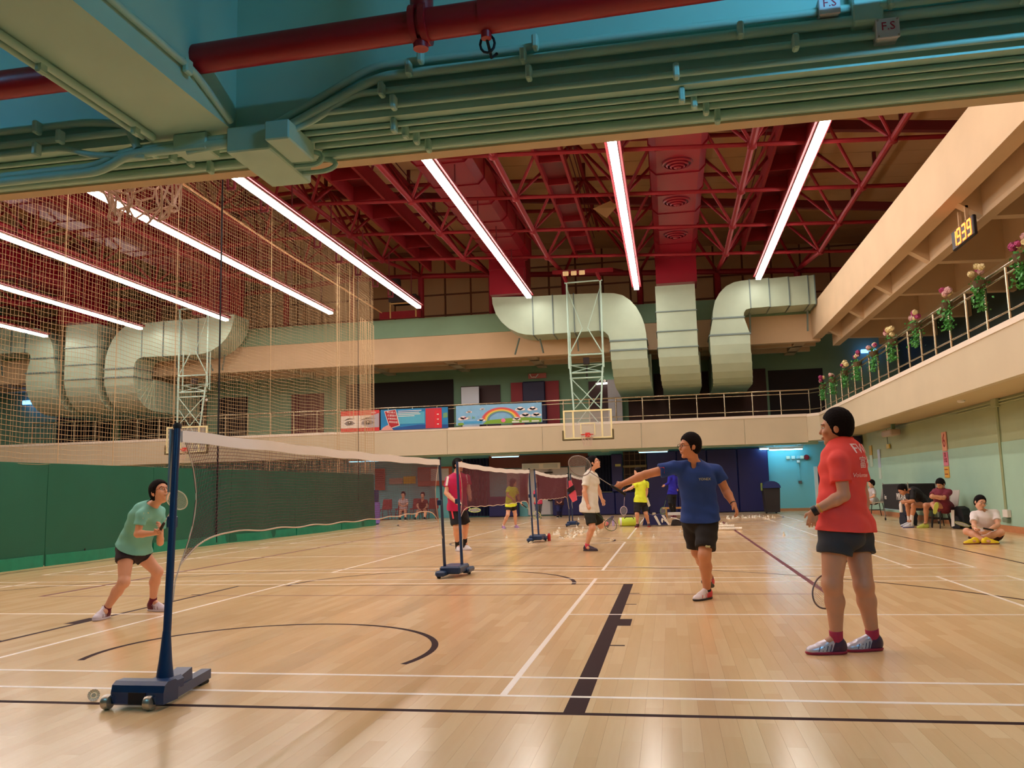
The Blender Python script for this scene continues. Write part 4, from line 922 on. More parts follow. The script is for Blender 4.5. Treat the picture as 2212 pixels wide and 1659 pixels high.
sk=empty('loudspeaker',(6.6,27,2.56)); tag(sk,'grey box loudspeaker hung under the right balcony','speaker'); MB().bbox(6.45,6.75,26.6,27.7,2.44,2.62,.03).build('speaker_box',mat('speaker tan',(170,150,130),.5),sk); MB().box(6.47,6.73,27.68,27.72,2.46,2.6).build('grille',DARKN,sk); MB().box(6.55,6.65,26.8,26.9,2.62,2.78).build('bracket',AQUAG,sk)
tg=empty('pull_cord',(6.85,28.7,2.2)); tag(tg,'hanging cord with a small yellow tag on the right wall','cord'); MB().tube([(6.85,28.7,2.74),(6.85,28.65,2.22)],.008,6).build('cord',BLACKC,tg); MB().box(6.83,6.87,28.45,28.8,2.12,2.26).build('tag',mat('tag yellow',(200,170,60),.5),tg)
cd=empty('wall_conduit',(6.88,19.4,2.7)); tag(cd,'aqua conduit along the top of the right wall with a drop to a white socket','conduit')
MB().tube([(6.87,4,2.72),(6.87,30,2.72)],.02,8).build('pipe',WALLG,cd); MB().tube([(6.87,4,2.66),(6.87,22,2.66)],.016,8).build('pipe',WALLG,cd); 
for dy in (0,.06): MB().tube([(6.87,19.45+dy,2.72),(6.87,19.45+dy,.38)],.018,8).build('pipe',WALLG,cd)
MB().bbox(6.80,6.885,19.25,19.5,.30,.46,.01).build('socket',WHITE,cd); MB().bbox(6.80,6.885,19.3,19.55,.20,.29,.01).build('socket',mat('grey socket',(120,140,120),.5),cd); MB().bbox(6.80,6.885,19.3,19.6,2.6,2.78,.01).build('box',WALLG,cd)
sm=MB().lathe([(.08,0),(.08,-.03),(.05,-.05)],(6.2,19.5,2.78),14).build('smoke_detector',WHITE,smooth=True); tag(sm,'round white smoke detector under the right balcony','detector')
# digital clock under the right ring beam
ck=empty('digital_clock',(6.02,17.9,5.9)); tag(ck,'black digital clock showing 19:39 in orange digits under the right gallery','clock')
MB().bbox(6.00,6.08,17.30,18.56,5.80,6.20,.02).build('case',mat('clock case',(24,10,8),.5),ck); MB().bar((6.04,17.7,6.2),(6.04,17.7,6.5),.06,.06).build('bracket',CREAM,ck); MB().bar((6.04,18.1,6.2),(6.04,18.1,6.5),.06,.06).build('bracket',CREAM,ck)
SEG={'1':'bc','9':'abcdfg','3':'abcdg'}; DIG=mat('orange digits',(255,120,40),.5,emit=3.2)
for k,(ch,yc) in enumerate(zip('1939',(18.37,18.10,17.80,17.50))):
    mb=MB(); w_,h_=.09,.145; t=.02; X0,X1=5.988,6.00; zy=6.0
    S={'a':(yc-w_,yc+w_,zy+h_-t,zy+h_+t),'g':(yc-w_,yc+w_,zy-t,zy+t),'d':(yc-w_,yc+w_,zy-h_-t,zy-h_+t),'b':(yc-w_-t,yc-w_+t,zy,zy+h_),'c':(yc-w_-t,yc-w_+t,zy-h_,zy),'f':(yc+w_-t,yc+w_+t,zy,zy+h_),'e':(yc+w_-t,yc+w_+t,zy-h_,zy)}
    for q in SEG[ch]: a=S[q]; mb.box(X0,X1,a[0],a[1],a[2],a[3])
    mb.build('digit',DIG,ck)
# ================================================================ SHUTTLECOCKS
FEA=mat('white feather',(244,236,220),.7); CORK=mat('cork white',(236,226,206),.5); RIB=mat('green ribbon band',(120,170,120),.5)
def shuttle():
    o=empty('shuttlecock'); n=16
    mb=MB(); 
    for k in range(n):
        a0=2*PI*k/n; a1=a0+2*PI/n*.92; am=(a0+a1)/2; P=lambda a,r,z:(r*math.cos(a),r*math.sin(a),z)
        mb.add([P(am,.0125,.022),P(a0,.024,.055),P(a0,.031,.082),P(am,.033,.088),P(a1,.031,.082),P(a1,.024,.055)],[(0,1,2,3,4,5)])
    mb.build('feather_skirt',FEA,o); MB().lathe([(.004,0),(.010,.003),(.0135,.010),(.0135,.020),(.012,.025)],(0,0,0),14).build('cork',CORK,o,smooth=True)
    MB().tube([(.019*math.cos(a),.019*math.sin(a),.040) for a in [i*PI/8 for i in range(17)]],.0012,4).build('thread',RIB,o)
    return o
SH=shuttle(); first=[True]
def put_shuttle(x,y,label,kind=0,rz=None,rnd=random.Random(9),grp=None,z=0):
    o=SH if first[0] else copy_tree(SH); first[0]=False
    rz=rnd.uniform(0,6.28) if rz is None else rz
    if kind==0: o.rotation_euler=(0,0,rz); o.location=(x,y,z+.0); 
    if kind==0: o.rotation_euler=(PI,0,rz); o.location=(x,y,.088+z)
    if kind==1: o.rotation_euler=(PI/2-.19,0,rz); o.location=(x,y,.0165+z)
    tag(o,label,'shuttlecock',grp); 
    return o
S1=[(-3.305,4.53,'shuttlecock lying near the wheels of the nearest net post',1),(-3.17,11.35,'white shuttlecock against the base of the second net post',0),(-3.81,19.8,'lone shuttlecock left of the third pair of net posts',0),(-2.95,17.75,'shuttlecock just in front of the third pair of net posts',1),
 (-1.22,18.4,'shuttlecock nearest to the man in white, on his right',1),(-.72,20.5,'shuttlecock on the white service line near the green bag',0),(-.4,19.15,'shuttlecock between the service line and the man in blue',0),(.2,21.25,'shuttlecock beside the left leg of the man in blue',0),(-1.86,20.8,'shuttlecock under the raised foot of the man in white',0),(2.35,19.2,'small shuttlecock alone on the pale reflection at the right',0),(-3.27,30.7,'left one of two shuttlecocks behind the white shirt man',0),(-3.06,31.0,'right one of two shuttlecocks behind the white shirt man',0)]
for x,y,l,k in S1: put_shuttle(x,y,l,k,.63 if y<5 else None)
rn=random.Random(21)
for i in range(46):
    x=rn.gauss(-2.35,.28); y=rn.gauss(21.3,1.5)
    x=min(max(x,-3.1),-1.75); y=min(max(y,19.0),24.6)
    put_shuttle(x,y,'shuttlecock in the scattered crowd left of the man in white',rn.choice((0,0,1)),grp='scattered shuttlecocks left of the man in white')
for i in range(34):
    put_shuttle(rn.uniform(1.75,3.3),rn.gauss(29.3,.45),'shuttlecock in the far heap near the bin',rn.choice((0,0,1)),grp='far shuttlecocks near the bin')
for i in range(9): put_shuttle(rn.uniform(-.3,.5)+1.2,rn.uniform(24,25.5)-.4,'shuttlecock strewn behind the bags near the man in blue',rn.choice((0,1)),grp='shuttlecocks behind the man in blue')
ro=empty('shuttlecock_roll',(1.2,21.95,0)); tag(ro,'long white roll of nested shuttlecocks lying on the floor right of the man in blue','shuttlecocks')
for r_ in range(2):
    for k in range(22):
        x=.68+.045*k; yc=21.95-.1*(x-1.2)+.06*(r_-.5)*2; MB().lathe([(.012,0),(.034,.05),(.036,.07)],(x,yc,.037+.0),10,'x').build('shuttlecock_nested',FEA,ro)
for k in range(12): MB().lathe([(.012,0),(.034,.05),(.036,.07)],(.95+.045*k,21.93,.10),10,'x').build('shuttlecock_nested',FEA,ro)
# ================================================================ BAGS AND BOTTLES BY THE COURT
def bottle(x,y,m,label,h=.24,r=.036,capm=WHITE):
    o=empty('water_bottle',(x,y,0)); tag(o,label,'bottle'); MB().lathe([(r*.9,0),(r,.01),(r,h*.62),(r*.85,h*.72),(r*.4,h*.84),(r*.4,h*.88)],(x,y,0),14).build('bottle_body',m,o,smooth=True); MB().lathe([(r*.45,h*.86),(r*.45,h)],(x,y,0),10).build('cap',capm,o); return o
bottle(-2.64,18.6,mat('red bottle',(186,30,34),.4),'small red bottle beside the third pair of net posts',.2)
bottle(-1.68,25.3,mat('purple bottle',(170,150,220),.3),'purple bottle standing left of the lime green bag')
def cylbag(c,L,r,rz,m,label,endm,name='sports_bag'):
    o=empty(name,(c[0],c[1],0)); tag(o,label,'bag')
    mb=MB(); mb.lathe([(r*.3,-L/2),(r*.9,-L/2+.02),(r,-L/2+.06),(r,L/2-.06),(r*.9,L/2-.02),(r*.3,L/2)],(0,0,0),14,'x'); 
    b=mb.build('bag_body',m,o,smooth=True,local=True); b.scale=(1,1,.9); b.location=(0,0,r*.9); b.rotation_euler=(0,0,rz)
    for s in (-1,1):
        e=MB().lathe([(r*1.02,-.03),(r*1.04,.0),(r*1.02,.03)],(0,0,0),14,'x').build('end_band',endm,o,smooth=True,local=True); e.location=(s*(L/2-.06)*math.cos(rz),s*(L/2-.06)*math.sin(rz),r*.9); e.scale=(1,1,.9); e.rotation_euler=(0,0,rz)
    hd=MB().tube([(-.14,-r*.6,r*1.5),(-.1,-r*.9,r*1.9),(.1,-r*.9,r*1.9),(.14,-r*.6,r*1.5)],.012,6).build('handle',BLACKC,o,smooth=True,local=True)
    return o
cylbag((-1.2,25.0),.62,.14,.1,mat('lime green fabric',(206,230,70),.6),'lime green sports bag with white ends on the floor beside the player in yellow',WHITE)
NB=mat('navy bag fabric',(24,32,92),.6)
yb=empty('racket_bag',(-.42,25.0,0)); tag(yb,'navy and white racket bag with a white brand emblem, beside the player in yellow','bag')
MB().prism([(-.82,.03),(-.08,.03),(-.16,.28),(-.34,.34),(-.52,.30),(-.72,.38)],'y',24.7,25.2).build('bag_body',NB,yb); MB().prism([(-.36,.03),(-.30,.03),(-.40,.26),(-.44,.31),(-.49,.28)],'y',24.68,24.7).build('white_stripe',WHITE,yb)
MB().prism([(-.10,.03),(-.05,.03),(-.2,.30),(-.28,.31)],'y',24.68,24.7).build('white_stripe',WHITE,yb)
for dx in (-.02,.06): MB().prism(ell(-.24+dx,.17+dx*.4,.028,.07,12),'y',24.67,24.69).build('emblem',WHITE,yb)
MB().tube([(-.29,24.66,.14),(-.2,24.66,.2),(-.13,24.66,.17)],.012,6).build('emblem',WHITE,yb)
db=empty('sports_bag',(.3,25.0,0)); tag(db,'flat open black sports bag with a teal shoe on top, left of the man in blue','bag')
MB().prism([(-.02,.02),(.72,.02),(.66,.16),(.3,.2),(.02,.15)],'y',24.8,25.3).build('bag_body',mat('black nylon',(22,22,28),.6),db)
MB().tube([(-.02,24.75,.24),(.62,24.75,.05)],.012,6).build('white_piping',WHITE,db)
ts=MB().lathe([(.02,-.14),(.05,-.12),(.055,0),(.045,.1),(.02,.13)],(.5,24.95,.255),12,'x').build('shoe',mat('teal shoe',(50,190,170),.5),smooth=True); tag(ts,'teal shoe resting on the black bag','shoe')
wt=MB().box(-.1,.45,25.6,25.75,.27,.35).build('white_tube',WHITE); tag(wt,'white shuttlecock tube lying across the bags','tube')
bx_=MB().bbox(-.55,-.45,25.62,25.8,.0,.35,.01).build('carton',mat('carton',(200,180,150),.7)); tag(bx_,'small pale carton behind the navy racket bag','box')
bx_=MB().bbox(.35,.44,25.56,25.8,.0,.27,.01).build('carton',mat('carton',(200,180,150),.7)); tag(bx_,'small pale carton behind the black bag','box')
be=empty('low_bench',(.4,31.4,0)); tag(be,'low tan bench on the floor in front of the tall navy mats','bench'); MB().bbox(-.3,1.3,31.2,31.7,.3,.36,.01).build('seat',mat('bench tan',(190,140,80),.6),be)
for x in (-.2,1.15): MB().box(x,x+.06,31.25,31.65,0,.3).build('leg',mat('bench tan',(190,140,80),.6),be)
# rackets
FRM=mat('racket frame dark',(40,36,44),.3,metal=.3)
def racket(grip,tip,nrm,label,fm=None,sm=None,gm_=None,name='badminton_racket'):
    """grip end and head tip in world space; nrm ~ string plane normal"""
    g=Vector(grip); t=Vector(tip); d=(t-g); L=.675; d.normalize(); n=Vector(nrm); n=(n-d*n.dot(d)).normalized(); s=d.cross(n)
    o=empty(name,grip); tag(o,label,'racket'); fm=fm or FRM
    P=lambda u,v,w=0: tuple(g+d*u+s*v+n*w)
    MB().tube([P(0,0),P(.01,0),P(.17,0),P(.18,0)],[.013,.015,.0135,.010],10).build('grip',gm_ or RUBB,o,smooth=True)
    MB().tube([P(.17,0),P(.43,0)],.0038,8).build('shaft',sm or fm,o,smooth=True)
    hc=.555; a_,b_=.122,.098
    MB().tube([P(hc+a_*math.cos(x),b_*math.sin(x)*(1-.06*math.cos(x))) for x in [i*PI/16 for i in range(33)]],.0055,8).build('head_frame',fm,o,smooth=True)
    mb=MB()
    for k in range(-9,10):
        q=k/10; v=b_*q; u=a_*math.sqrt(1-q*q); mb.tube([P(hc-u,v),P(hc+u,v)],.0006,3,cap=False)
        u=a_*q; v=b_*math.sqrt(1-q*q); mb.tube([P(hc+u,-v),P(hc+u,v)],.0006,3,cap=False)
    mb.build('strings',WHITE,o)['kind']='stuff'
    return o
# chairs
CHW=mat('grey plastic chair',(206,200,190),.45); CHL=mat('chair leg black',(30,24,24),.5)
def chair(x,y,rz,label,grp='grey plastic chairs along the right wall',sm=CHW,lm=CHL):
    o=empty('plastic_chair',(x,y,0),rz); tag(o,label,'chair',grp)
    MB().bbox(-.22,.22,-.21,.22,.42,.455,.015).build('seat',sm,o,local=True)
    mb=MB(); vs=[]
    for j in range(7):
        t=j/6; z=.44+.42*t; yy=.2+.09*t
        for i in range(7):
            u=-1+2*i/6; vs.append((u*.22*(1-.12*t),yy+.03*(1-u*u),z))
    N_=len(vs); vs+=[(a,b+.012,c) for a,b,c in vs]; fs=[]
    for j in range(6):
        for i in range(6): a=j*7+i; fs+=[(a,a+1,a+8,a+7),(N_+a,N_+a+7,N_+a+8,N_+a+1)]
    edge=[i for i in range(7)]+[7*j+6 for j in range(1,7)]+[42+i for i in range(5,-1,-1)]+[7*j for j in range(5,0,-1)]
    for k in range(len(edge)): a,b=edge[k],edge[(k+1)%len(edge)]; fs.append((a,N_+a,N_+b,b))
    mb.add(vs,fs).build('backrest',sm,o,smooth=True,local=True)
    for sx in (-1,1):
        for sy in (-1,1): MB().tube([(sx*.17,sy*.16,.42),(sx*.21,sy*.22,0)],.013,8).build('leg',lm,o,smooth=True,local=True)
    for sx in (-1,1): MB().tube([(sx*.19,-.19,.2),(sx*.19,.19,.2)],.01,6).build('stretcher',lm,o,local=True)
    return o
chair(6.22,21.35,-1.45,'grey plastic chair under the man in maroon by the right wall')
chair(6.25,22.05,-1.5,'grey plastic chair under the man in black bending forward')
chair(6.42,29.0,-1.5,'grey plastic chair under the boy in white at the far right')
RDC=mat('red plastic chair',(150,44,44),.5)
for k,x in enumerate((-11.9,-11.2,-10.55,-9.85)): chair(x,34.8,0,['leftmost red chair by the back wall','red chair under the person in the pale shirt by the back wall','third red chair from the left by the back wall','red chair under the person in dark red by the back wall'][k],'red chairs by the back wall',RDC,RDC)
# ball cart with brand lettering
ct=empty('ball_cart',(6.25,24.5,0)); tag(ct,'black fabric ball cart with white MIKASA lettering by the right wall','cart')
BKF=mat('black cart fabric',(20,18,24),.8); CHR=mat('cart chrome',(180,176,170),.3,metal=.8)
MB().bbox(5.95,6.0,23.3,25.9,.34,1.02,.02).build('side_panel',BKF,ct); MB().bbox(6.6,6.65,23.3,25.9,.34,1.02,.02).build('side_panel',BKF,ct)
MB().bbox(6.0,6.6,25.85,25.9,.34,1.02,.02).build('end_panel',BKF,ct); MB().bbox(6.0,6.6,23.3,23.35,.34,1.02,.02).build('end_panel',BKF,ct); MB().box(6.0,6.6,23.35,25.85,.34,.37).build('base_panel',BKF,ct)
for y in (23.3,25.9):
    for x in (5.97,6.63): MB().tube([(x,y,1.05),(x,y,.07)],.014,8).build('leg',CHR,ct,smooth=True); MB().lathe([(.01,-.015),(.04,-.015),(.04,.015),(.01,.015)],(x,y,.04),12,'x').build('caster',RUBB,ct)
for x in (5.97,6.63): MB().tube([(x,23.3,.33),(x,25.9,.33)],.012,6).build('rail',CHR,ct)
text_mesh('lettering','MIKASA',.26,WHITE,ct,face_mat((5.945,23.95,.68),(0,-1,0),(0,0,1)),.002,sx=1)
text_mesh('lettering','ins',.2,WHITE,ct,face_mat((5.945,25.6,.66),(0,-1,0),(0,0,1)),.002)
def backpack(x,y,s,m,label,rz=0,white=False):
    o=empty('backpack',(x,y,0),rz); tag(o,label,'backpack')
    pts=[(-.17,0),(.17,0),(.2,.1),(.19,.3),(.13,.43),(0,.48),(-.13,.43),(-.19,.3),(-.2,.1)]
    MB().prism([(a*s,b*s) for a,b in pts],'y',-.1*s,.1*s).build('pack_body',m,o,local=True)
    MB().prism([(a*s*.7,b*s*.55+.02) for a,b in pts],'y',-.16*s,-.1*s).build('front_pocket',m,o,local=True)
    for q in (-1,1): MB().tube([(q*.08*s,.1*s,.44*s),(q*.12*s,.17*s,.25*s),(q*.1*s,.11*s,.05*s)],.015,6).build('strap',WHITE if white else BLACKC,o,smooth=True,local=True)
    if white:
        MB().prism([(-.12*s,.04*s),(-.03*s,.06*s),(.0,.4*s),(-.09*s,.4*s)],'y',-.172*s,-.16*s).build('white_stripe',WHITE,o,local=True)
    return o
backpack(5.78,22.75,1.0,mat('navy black nylon',(22,28,44),.7),'dark backpack on the floor beside the feet of the man in black',-1.2)
backpack(6.45,20.95,1.05,mat('black backpack',(20,22,30),.7),'black backpack with white straps leaning by the wall right of the man in maroon',-1.2,True)
POSE={
 'red':{'head':(1.138,6.120,1.484),'neck':(1.178,6.120,1.368),'chest':(1.167,6.120,1.218),'waist':(1.139,6.120,0.984),'pelvis':(1.139,6.120,0.814),'lsh':(1.109,5.950,1.262),'lel':(1.119,5.920,1.033),'lwr':(0.935,5.950,0.937),'lha':(0.901,5.970,0.825),'rsh':(1.287,6.280,1.269),'rel':(1.333,6.380,1.030),'rwr':(1.323,6.340,0.838),'rha':(1.310,6.300,0.771),'lhi':(1.075,6.040,0.788),'lkn':(1.019,6.000,0.454),'lan':(1.032,6.050,0.102),'lto':(0.862,6.020,0.029),'rhi':(1.224,6.200,0.784),'rkn':(1.241,6.120,0.431),'ran':(1.288,6.180,0.093),'rto':(1.174,6.160,0.036)},
 'blue':{'head':(0.215,8.750,1.510),'neck':(0.255,8.820,1.348),'chest':(0.269,8.850,1.161),'waist':(0.290,8.900,0.905),'pelvis':(0.282,8.900,0.766),'rsh':(0.045,8.800,1.307),'rel':(-0.235,8.750,1.244),'rwr':(-0.466,8.750,1.157),'rha':(-0.543,8.750,1.112),'lsh':(0.473,8.900,1.259),'lel':(0.557,8.950,1.061),'lwr':(0.620,8.850,0.922),'lha':(0.652,8.800,0.840),'rhi':(0.209,8.950,0.742),'rkn':(0.248,9.050,0.446),'ran':(0.369,9.420,0.137),'rto':(0.337,9.300,0.083),'lhi':(0.352,8.850,0.743),'lkn':(0.303,8.700,0.436),'lan':(0.313,8.830,0.086),'lto':(0.193,8.680,0.024)},
 'teal':{'head':(-4.865,7.550,1.184),'neck':(-4.973,7.600,1.070),'chest':(-5.072,7.620,0.937),'waist':(-5.181,7.650,0.736),'pelvis':(-5.203,7.650,0.633),'rsh':(-4.990,7.450,0.977),'rel':(-4.994,7.400,0.796),'rwr':(-4.815,7.400,0.802),'rha':(-4.772,7.400,0.818),'lsh':(-5.013,7.780,0.998),'lel':(-5.012,7.800,0.692),'lwr':(-4.919,7.650,0.821),'lha':(-4.883,7.600,0.867),'rhi':(-5.234,7.580,0.607),'rkn':(-5.155,7.450,0.347),'ran':(-5.377,7.500,0.078),'rto':(-5.274,7.300,0.034),'lhi':(-5.194,7.750,0.594),'lkn':(-5.066,7.850,0.403),'lan':(-5.206,8.000,0.100),'lto':(-5.080,7.950,0.043)},
 'magenta':{'head':(-3.896,15.600,1.609),'neck':(-3.925,15.600,1.463),'chest':(-3.920,15.600,1.264),'waist':(-3.937,15.650,1.005),'pelvis':(-3.953,15.700,0.832),'rsh':(-4.080,15.600,1.355),'rel':(-4.111,15.500,1.097),'rwr':(-3.902,15.400,0.923),'rha':(-3.828,15.350,0.897),'lsh':(-3.775,15.750,1.374),'lel':(-3.732,15.700,1.147),'lwr':(-3.676,15.600,0.991),'lha':(-3.635,15.500,0.940),'rhi':(-4.003,15.650,0.791),'rkn':(-3.952,15.600,0.449),'ran':(-4.016,15.900,0.107),'rto':(-3.905,15.700,0.033),'lhi':(-3.907,15.800,0.785),'lkn':(-3.846,15.900,0.477),'lan':(-3.931,16.150,0.141),'lto':(-3.770,16.000,0.071)},
 'white':{'head':(-1.345,15.600,1.575),'neck':(-1.410,15.600,1.425),'chest':(-1.425,15.600,1.241),'waist':(-1.436,15.600,0.948),'pelvis':(-1.450,15.600,0.781),'rsh':(-1.467,15.450,1.324),'rel':(-1.522,15.400,1.060),'rwr':(-1.464,15.400,0.827),'rha':(-1.445,15.350,0.762),'lsh':(-1.363,15.800,1.342),'lel':(-1.311,15.900,1.111),'lwr':(-1.250,15.900,0.914),'lha':(-1.227,15.900,0.854),'rhi':(-1.460,15.500,0.726),'rkn':(-1.396,15.400,0.416),'ran':(-1.525,15.500,0.084),'rto':(-1.427,15.400,0.009),'lhi':(-1.416,15.750,0.718),'lkn':(-1.286,15.900,0.432),'lan':(-1.229,16.300,0.456),'lto':(-1.195,16.350,0.523)},
 'yellow_w':{'head':(-4.477,24.500,1.327),'neck':(-4.549,24.500,1.208),'chest':(-4.553,24.500,1.047),'waist':(-4.591,24.600,0.846),'pelvis':(-4.594,24.600,0.726),'lsh':(-4.614,24.400,1.156),'lel':(-4.627,24.300,0.971),'lwr':(-4.466,24.300,0.861),'lha':(-4.440,24.300,0.821),'rsh':(-4.436,24.700,1.137),'rel':(-4.374,24.700,0.894),'rwr':(-4.278,24.600,0.719),'rha':(-4.239,24.600,0.665),'lhi':(-4.631,24.500,0.689),'lkn':(-4.646,24.400,0.413),'lan':(-4.820,24.550,0.092),'lto':(-4.704,24.300,0.035),'rhi':(-4.531,24.700,0.682),'rkn':(-4.483,24.700,0.400),'ran':(-4.514,24.900,0.071),'rto':(-4.406,24.750,0.022)},
 'yellow_m':{'head':(-0.880,24.300,1.529),'neck':(-0.798,24.300,1.346),'chest':(-0.806,24.300,1.165),'waist':(-0.830,24.300,0.907),'pelvis':(-0.838,24.300,0.727),'lsh':(-0.930,24.200,1.194),'lel':(-1.058,24.100,1.094),'lwr':(-1.215,24.100,1.034),'lha':(-1.255,24.100,0.996),'rsh':(-0.642,24.500,1.213),'rel':(-0.652,24.500,0.979),'rwr':(-0.682,24.400,0.825),'rha':(-0.673,24.400,0.747),'lhi':(-0.913,24.200,0.679),'lkn':(-0.935,24.100,0.376),'lan':(-0.941,24.300,0.113),'lto':(-0.996,24.000,0.051),'rhi':(-0.753,24.400,0.672),'rkn':(-0.699,24.300,0.390),'ran':(-0.640,24.500,0.099),'rto':(-0.598,24.200,0.022)},
 'bluejk':{'head':(0.074,30.500,1.696),'neck':(0.098,30.500,1.518),'chest':(0.086,30.500,1.276),'waist':(0.090,30.500,1.034),'pelvis':(0.067,30.500,0.874),'lsh':(-0.004,30.300,1.406),'lel':(-0.044,30.200,1.214),'lwr':(-0.173,30.100,1.153),'lha':(-0.239,30.100,1.107),'rsh':(0.221,30.700,1.403),'rel':(0.274,30.700,1.175),'rwr':(0.234,30.600,1.014),'rha':(0.231,30.600,0.949),'lhi':(0.002,30.400,0.844),'lkn':(-0.029,30.300,0.542),'lan':(0.047,30.600,0.117),'lto':(-0.036,30.400,0.046),'rhi':(0.129,30.600,0.839),'rkn':(0.114,30.600,0.517),'ran':(0.112,30.900,0.106),'rto':(0.172,30.700,0.047)},
 'maroon':{'head':(6.057,20.900,1.006),'neck':(6.082,20.950,0.890),'chest':(6.085,21.000,0.753),'waist':(6.092,21.100,0.605),'pelvis':(6.211,21.300,0.493),'lsh':(6.174,20.750,0.826),'lel':(6.003,20.600,0.698),'lwr':(5.852,20.600,0.743),'lha':(5.792,20.600,0.723),'rsh':(6.011,21.200,0.838),'rel':(5.866,21.000,0.727),'rwr':(5.939,20.850,0.696),'rha':(5.982,20.800,0.685),'lhi':(6.212,21.100,0.508),'lkn':(5.863,20.900,0.551),'lan':(5.835,20.700,0.422),'lto':(5.794,20.400,0.502),'rhi':(6.202,21.400,0.512),'rkn':(5.813,21.300,0.522),'ran':(5.837,21.500,0.132),'rto':(5.676,21.300,0.058)},
 'black':{'head':(5.413,21.600,0.893),'neck':(5.601,21.700,0.866),'chest':(5.746,21.800,0.796),'waist':(5.932,22.000,0.636),'pelvis':(6.033,22.100,0.522),'lsh':(5.609,21.500,0.846),'lel':(5.566,21.400,0.632),'lwr':(5.402,21.400,0.615),'lha':(5.340,21.400,0.595),'rsh':(5.696,22.000,0.818),'rel':(5.618,22.000,0.621),'rwr':(5.489,21.900,0.626),'rha':(5.445,21.900,0.605),'lhi':(5.958,21.900,0.528),'lkn':(5.630,21.600,0.519),'lan':(5.568,21.700,0.172),'lto':(5.408,21.500,0.097),'rhi':(6.048,22.300,0.539),'rkn':(5.616,22.100,0.531),'ran':(5.679,22.300,0.146),'rto':(5.518,22.100,0.080)},
 'cross':{'head':(5.357,16.350,0.691),'neck':(5.413,16.400,0.543),'chest':(5.414,16.400,0.382),'waist':(5.462,16.500,0.199),'pelvis':(5.468,16.500,0.086),'rsh':(5.257,16.400,0.482),'rel':(5.176,16.200,0.299),'rwr':(5.137,16.000,0.253),'rha':(5.150,15.950,0.256),'lsh':(5.606,16.400,0.507),'lel':(5.564,16.200,0.308),'lwr':(5.293,15.950,0.214),'lha':(5.216,15.900,0.187),'rhi':(5.358,16.400,0.077),'rkn':(5.049,16.200,0.205),'ran':(5.251,15.950,0.059),'rto':(5.335,15.900,0.045),'lhi':(5.508,16.400,0.075),'lkn':(5.562,16.100,0.186),'lan':(5.120,16.000,0.057),'lto':(5.000,15.950,0.047)},
 'boy':{'head':(6.294,28.800,1.029),'neck':(6.323,28.850,0.897),'chest':(6.323,28.900,0.750),'waist':(6.332,29.000,0.573),'pelvis':(6.404,29.100,0.482),'lsh':(6.317,28.600,0.811),'lel':(6.282,28.500,0.639),'lwr':(6.141,28.500,0.585),'lha':(6.084,28.500,0.557),'rsh':(6.315,29.100,0.808),'rel':(6.197,29.000,0.635),'rwr':(6.087,28.900,0.566),'rha':(6.058,28.900,0.552),'lhi':(6.330,28.900,0.458),'lkn':(6.035,28.700,0.439),'lan':(6.003,28.800,0.089),'lto':(5.848,28.600,0.055),'rhi':(6.389,29.300,0.449),'rkn':(6.084,29.200,0.428),'ran':(6.053,29.300,0.101),'rto':(5.916,29.200,0.063)},
 'bench_w':{'head':(-10.918,34.200,1.032),'neck':(-10.952,34.300,0.860),'chest':(-10.969,34.350,0.726),'waist':(-10.987,34.400,0.553),'pelvis':(-11.020,34.500,0.436),'rsh':(-11.093,34.300,0.806),'rel':(-11.070,34.100,0.637),'rwr':(-10.887,33.900,0.581),'rha':(-10.827,33.900,0.561),'lsh':(-10.812,34.300,0.799),'lel':(-10.711,34.100,0.630),'lwr':(-10.768,33.900,0.579),'lha':(-10.827,33.900,0.561),'rhi':(-11.049,34.400,0.401),'rkn':(-10.980,34.000,0.373),'ran':(-11.003,34.000,0.052),'rto':(-10.874,33.600,-0.010),'lhi':(-10.928,34.400,0.398),'lkn':(-10.762,34.000,0.368),'lan':(-10.765,34.000,0.048),'lto':(-10.639,33.600,-0.014)},
 'bench_r':{'head':(-10.051,34.100,0.994),'neck':(-10.083,34.200,0.804),'chest':(-10.114,34.300,0.669),'waist':(-10.126,34.400,0.496),'pelvis':(-10.157,34.500,0.399),'rsh':(-10.243,34.200,0.750),'rel':(-10.264,34.000,0.584),'rwr':(-10.146,33.800,0.474),'rha':(-10.107,33.800,0.436),'lsh':(-9.925,34.200,0.743),'lel':(-9.830,34.000,0.556),'lwr':(-9.871,33.800,0.468),'lha':(-9.931,33.800,0.432),'rhi':(-10.207,34.400,0.364),'rkn':(-10.247,34.000,0.339),'ran':(-10.334,33.950,0.041),'rto':(-10.286,33.600,0.054),'lhi':(-10.048,34.400,0.361),'lkn':(-9.912,34.000,0.332),'lan':(-9.940,33.950,0.034),'lto':(-9.819,33.600,0.045)},
 'pink':{'head':(-4.956,32.200,1.243),'neck':(-4.943,32.200,1.103),'chest':(-4.948,32.200,0.911),'waist':(-4.936,32.200,0.736),'pelvis':(-4.940,32.200,0.597),'rsh':(-5.036,32.100,1.036),'rel':(-5.061,32.000,0.864),'rwr':(-5.030,32.000,0.690),'rha':(-5.032,32.000,0.638),'lsh':(-4.853,32.300,1.030),'lel':(-4.841,32.300,0.837),'lwr':(-4.849,32.200,0.647),'lha':(-4.851,32.200,0.595),'rhi':(-4.979,32.100,0.548),'rkn':(-4.970,32.000,0.342),'ran':(-5.006,32.200,0.146),'rto':(-4.996,31.900,0.105),'lhi':(-4.903,32.300,0.542),'lkn':(-4.909,32.300,0.333),'lan':(-4.945,32.500,0.135),'lto':(-4.866,32.200,0.092)},
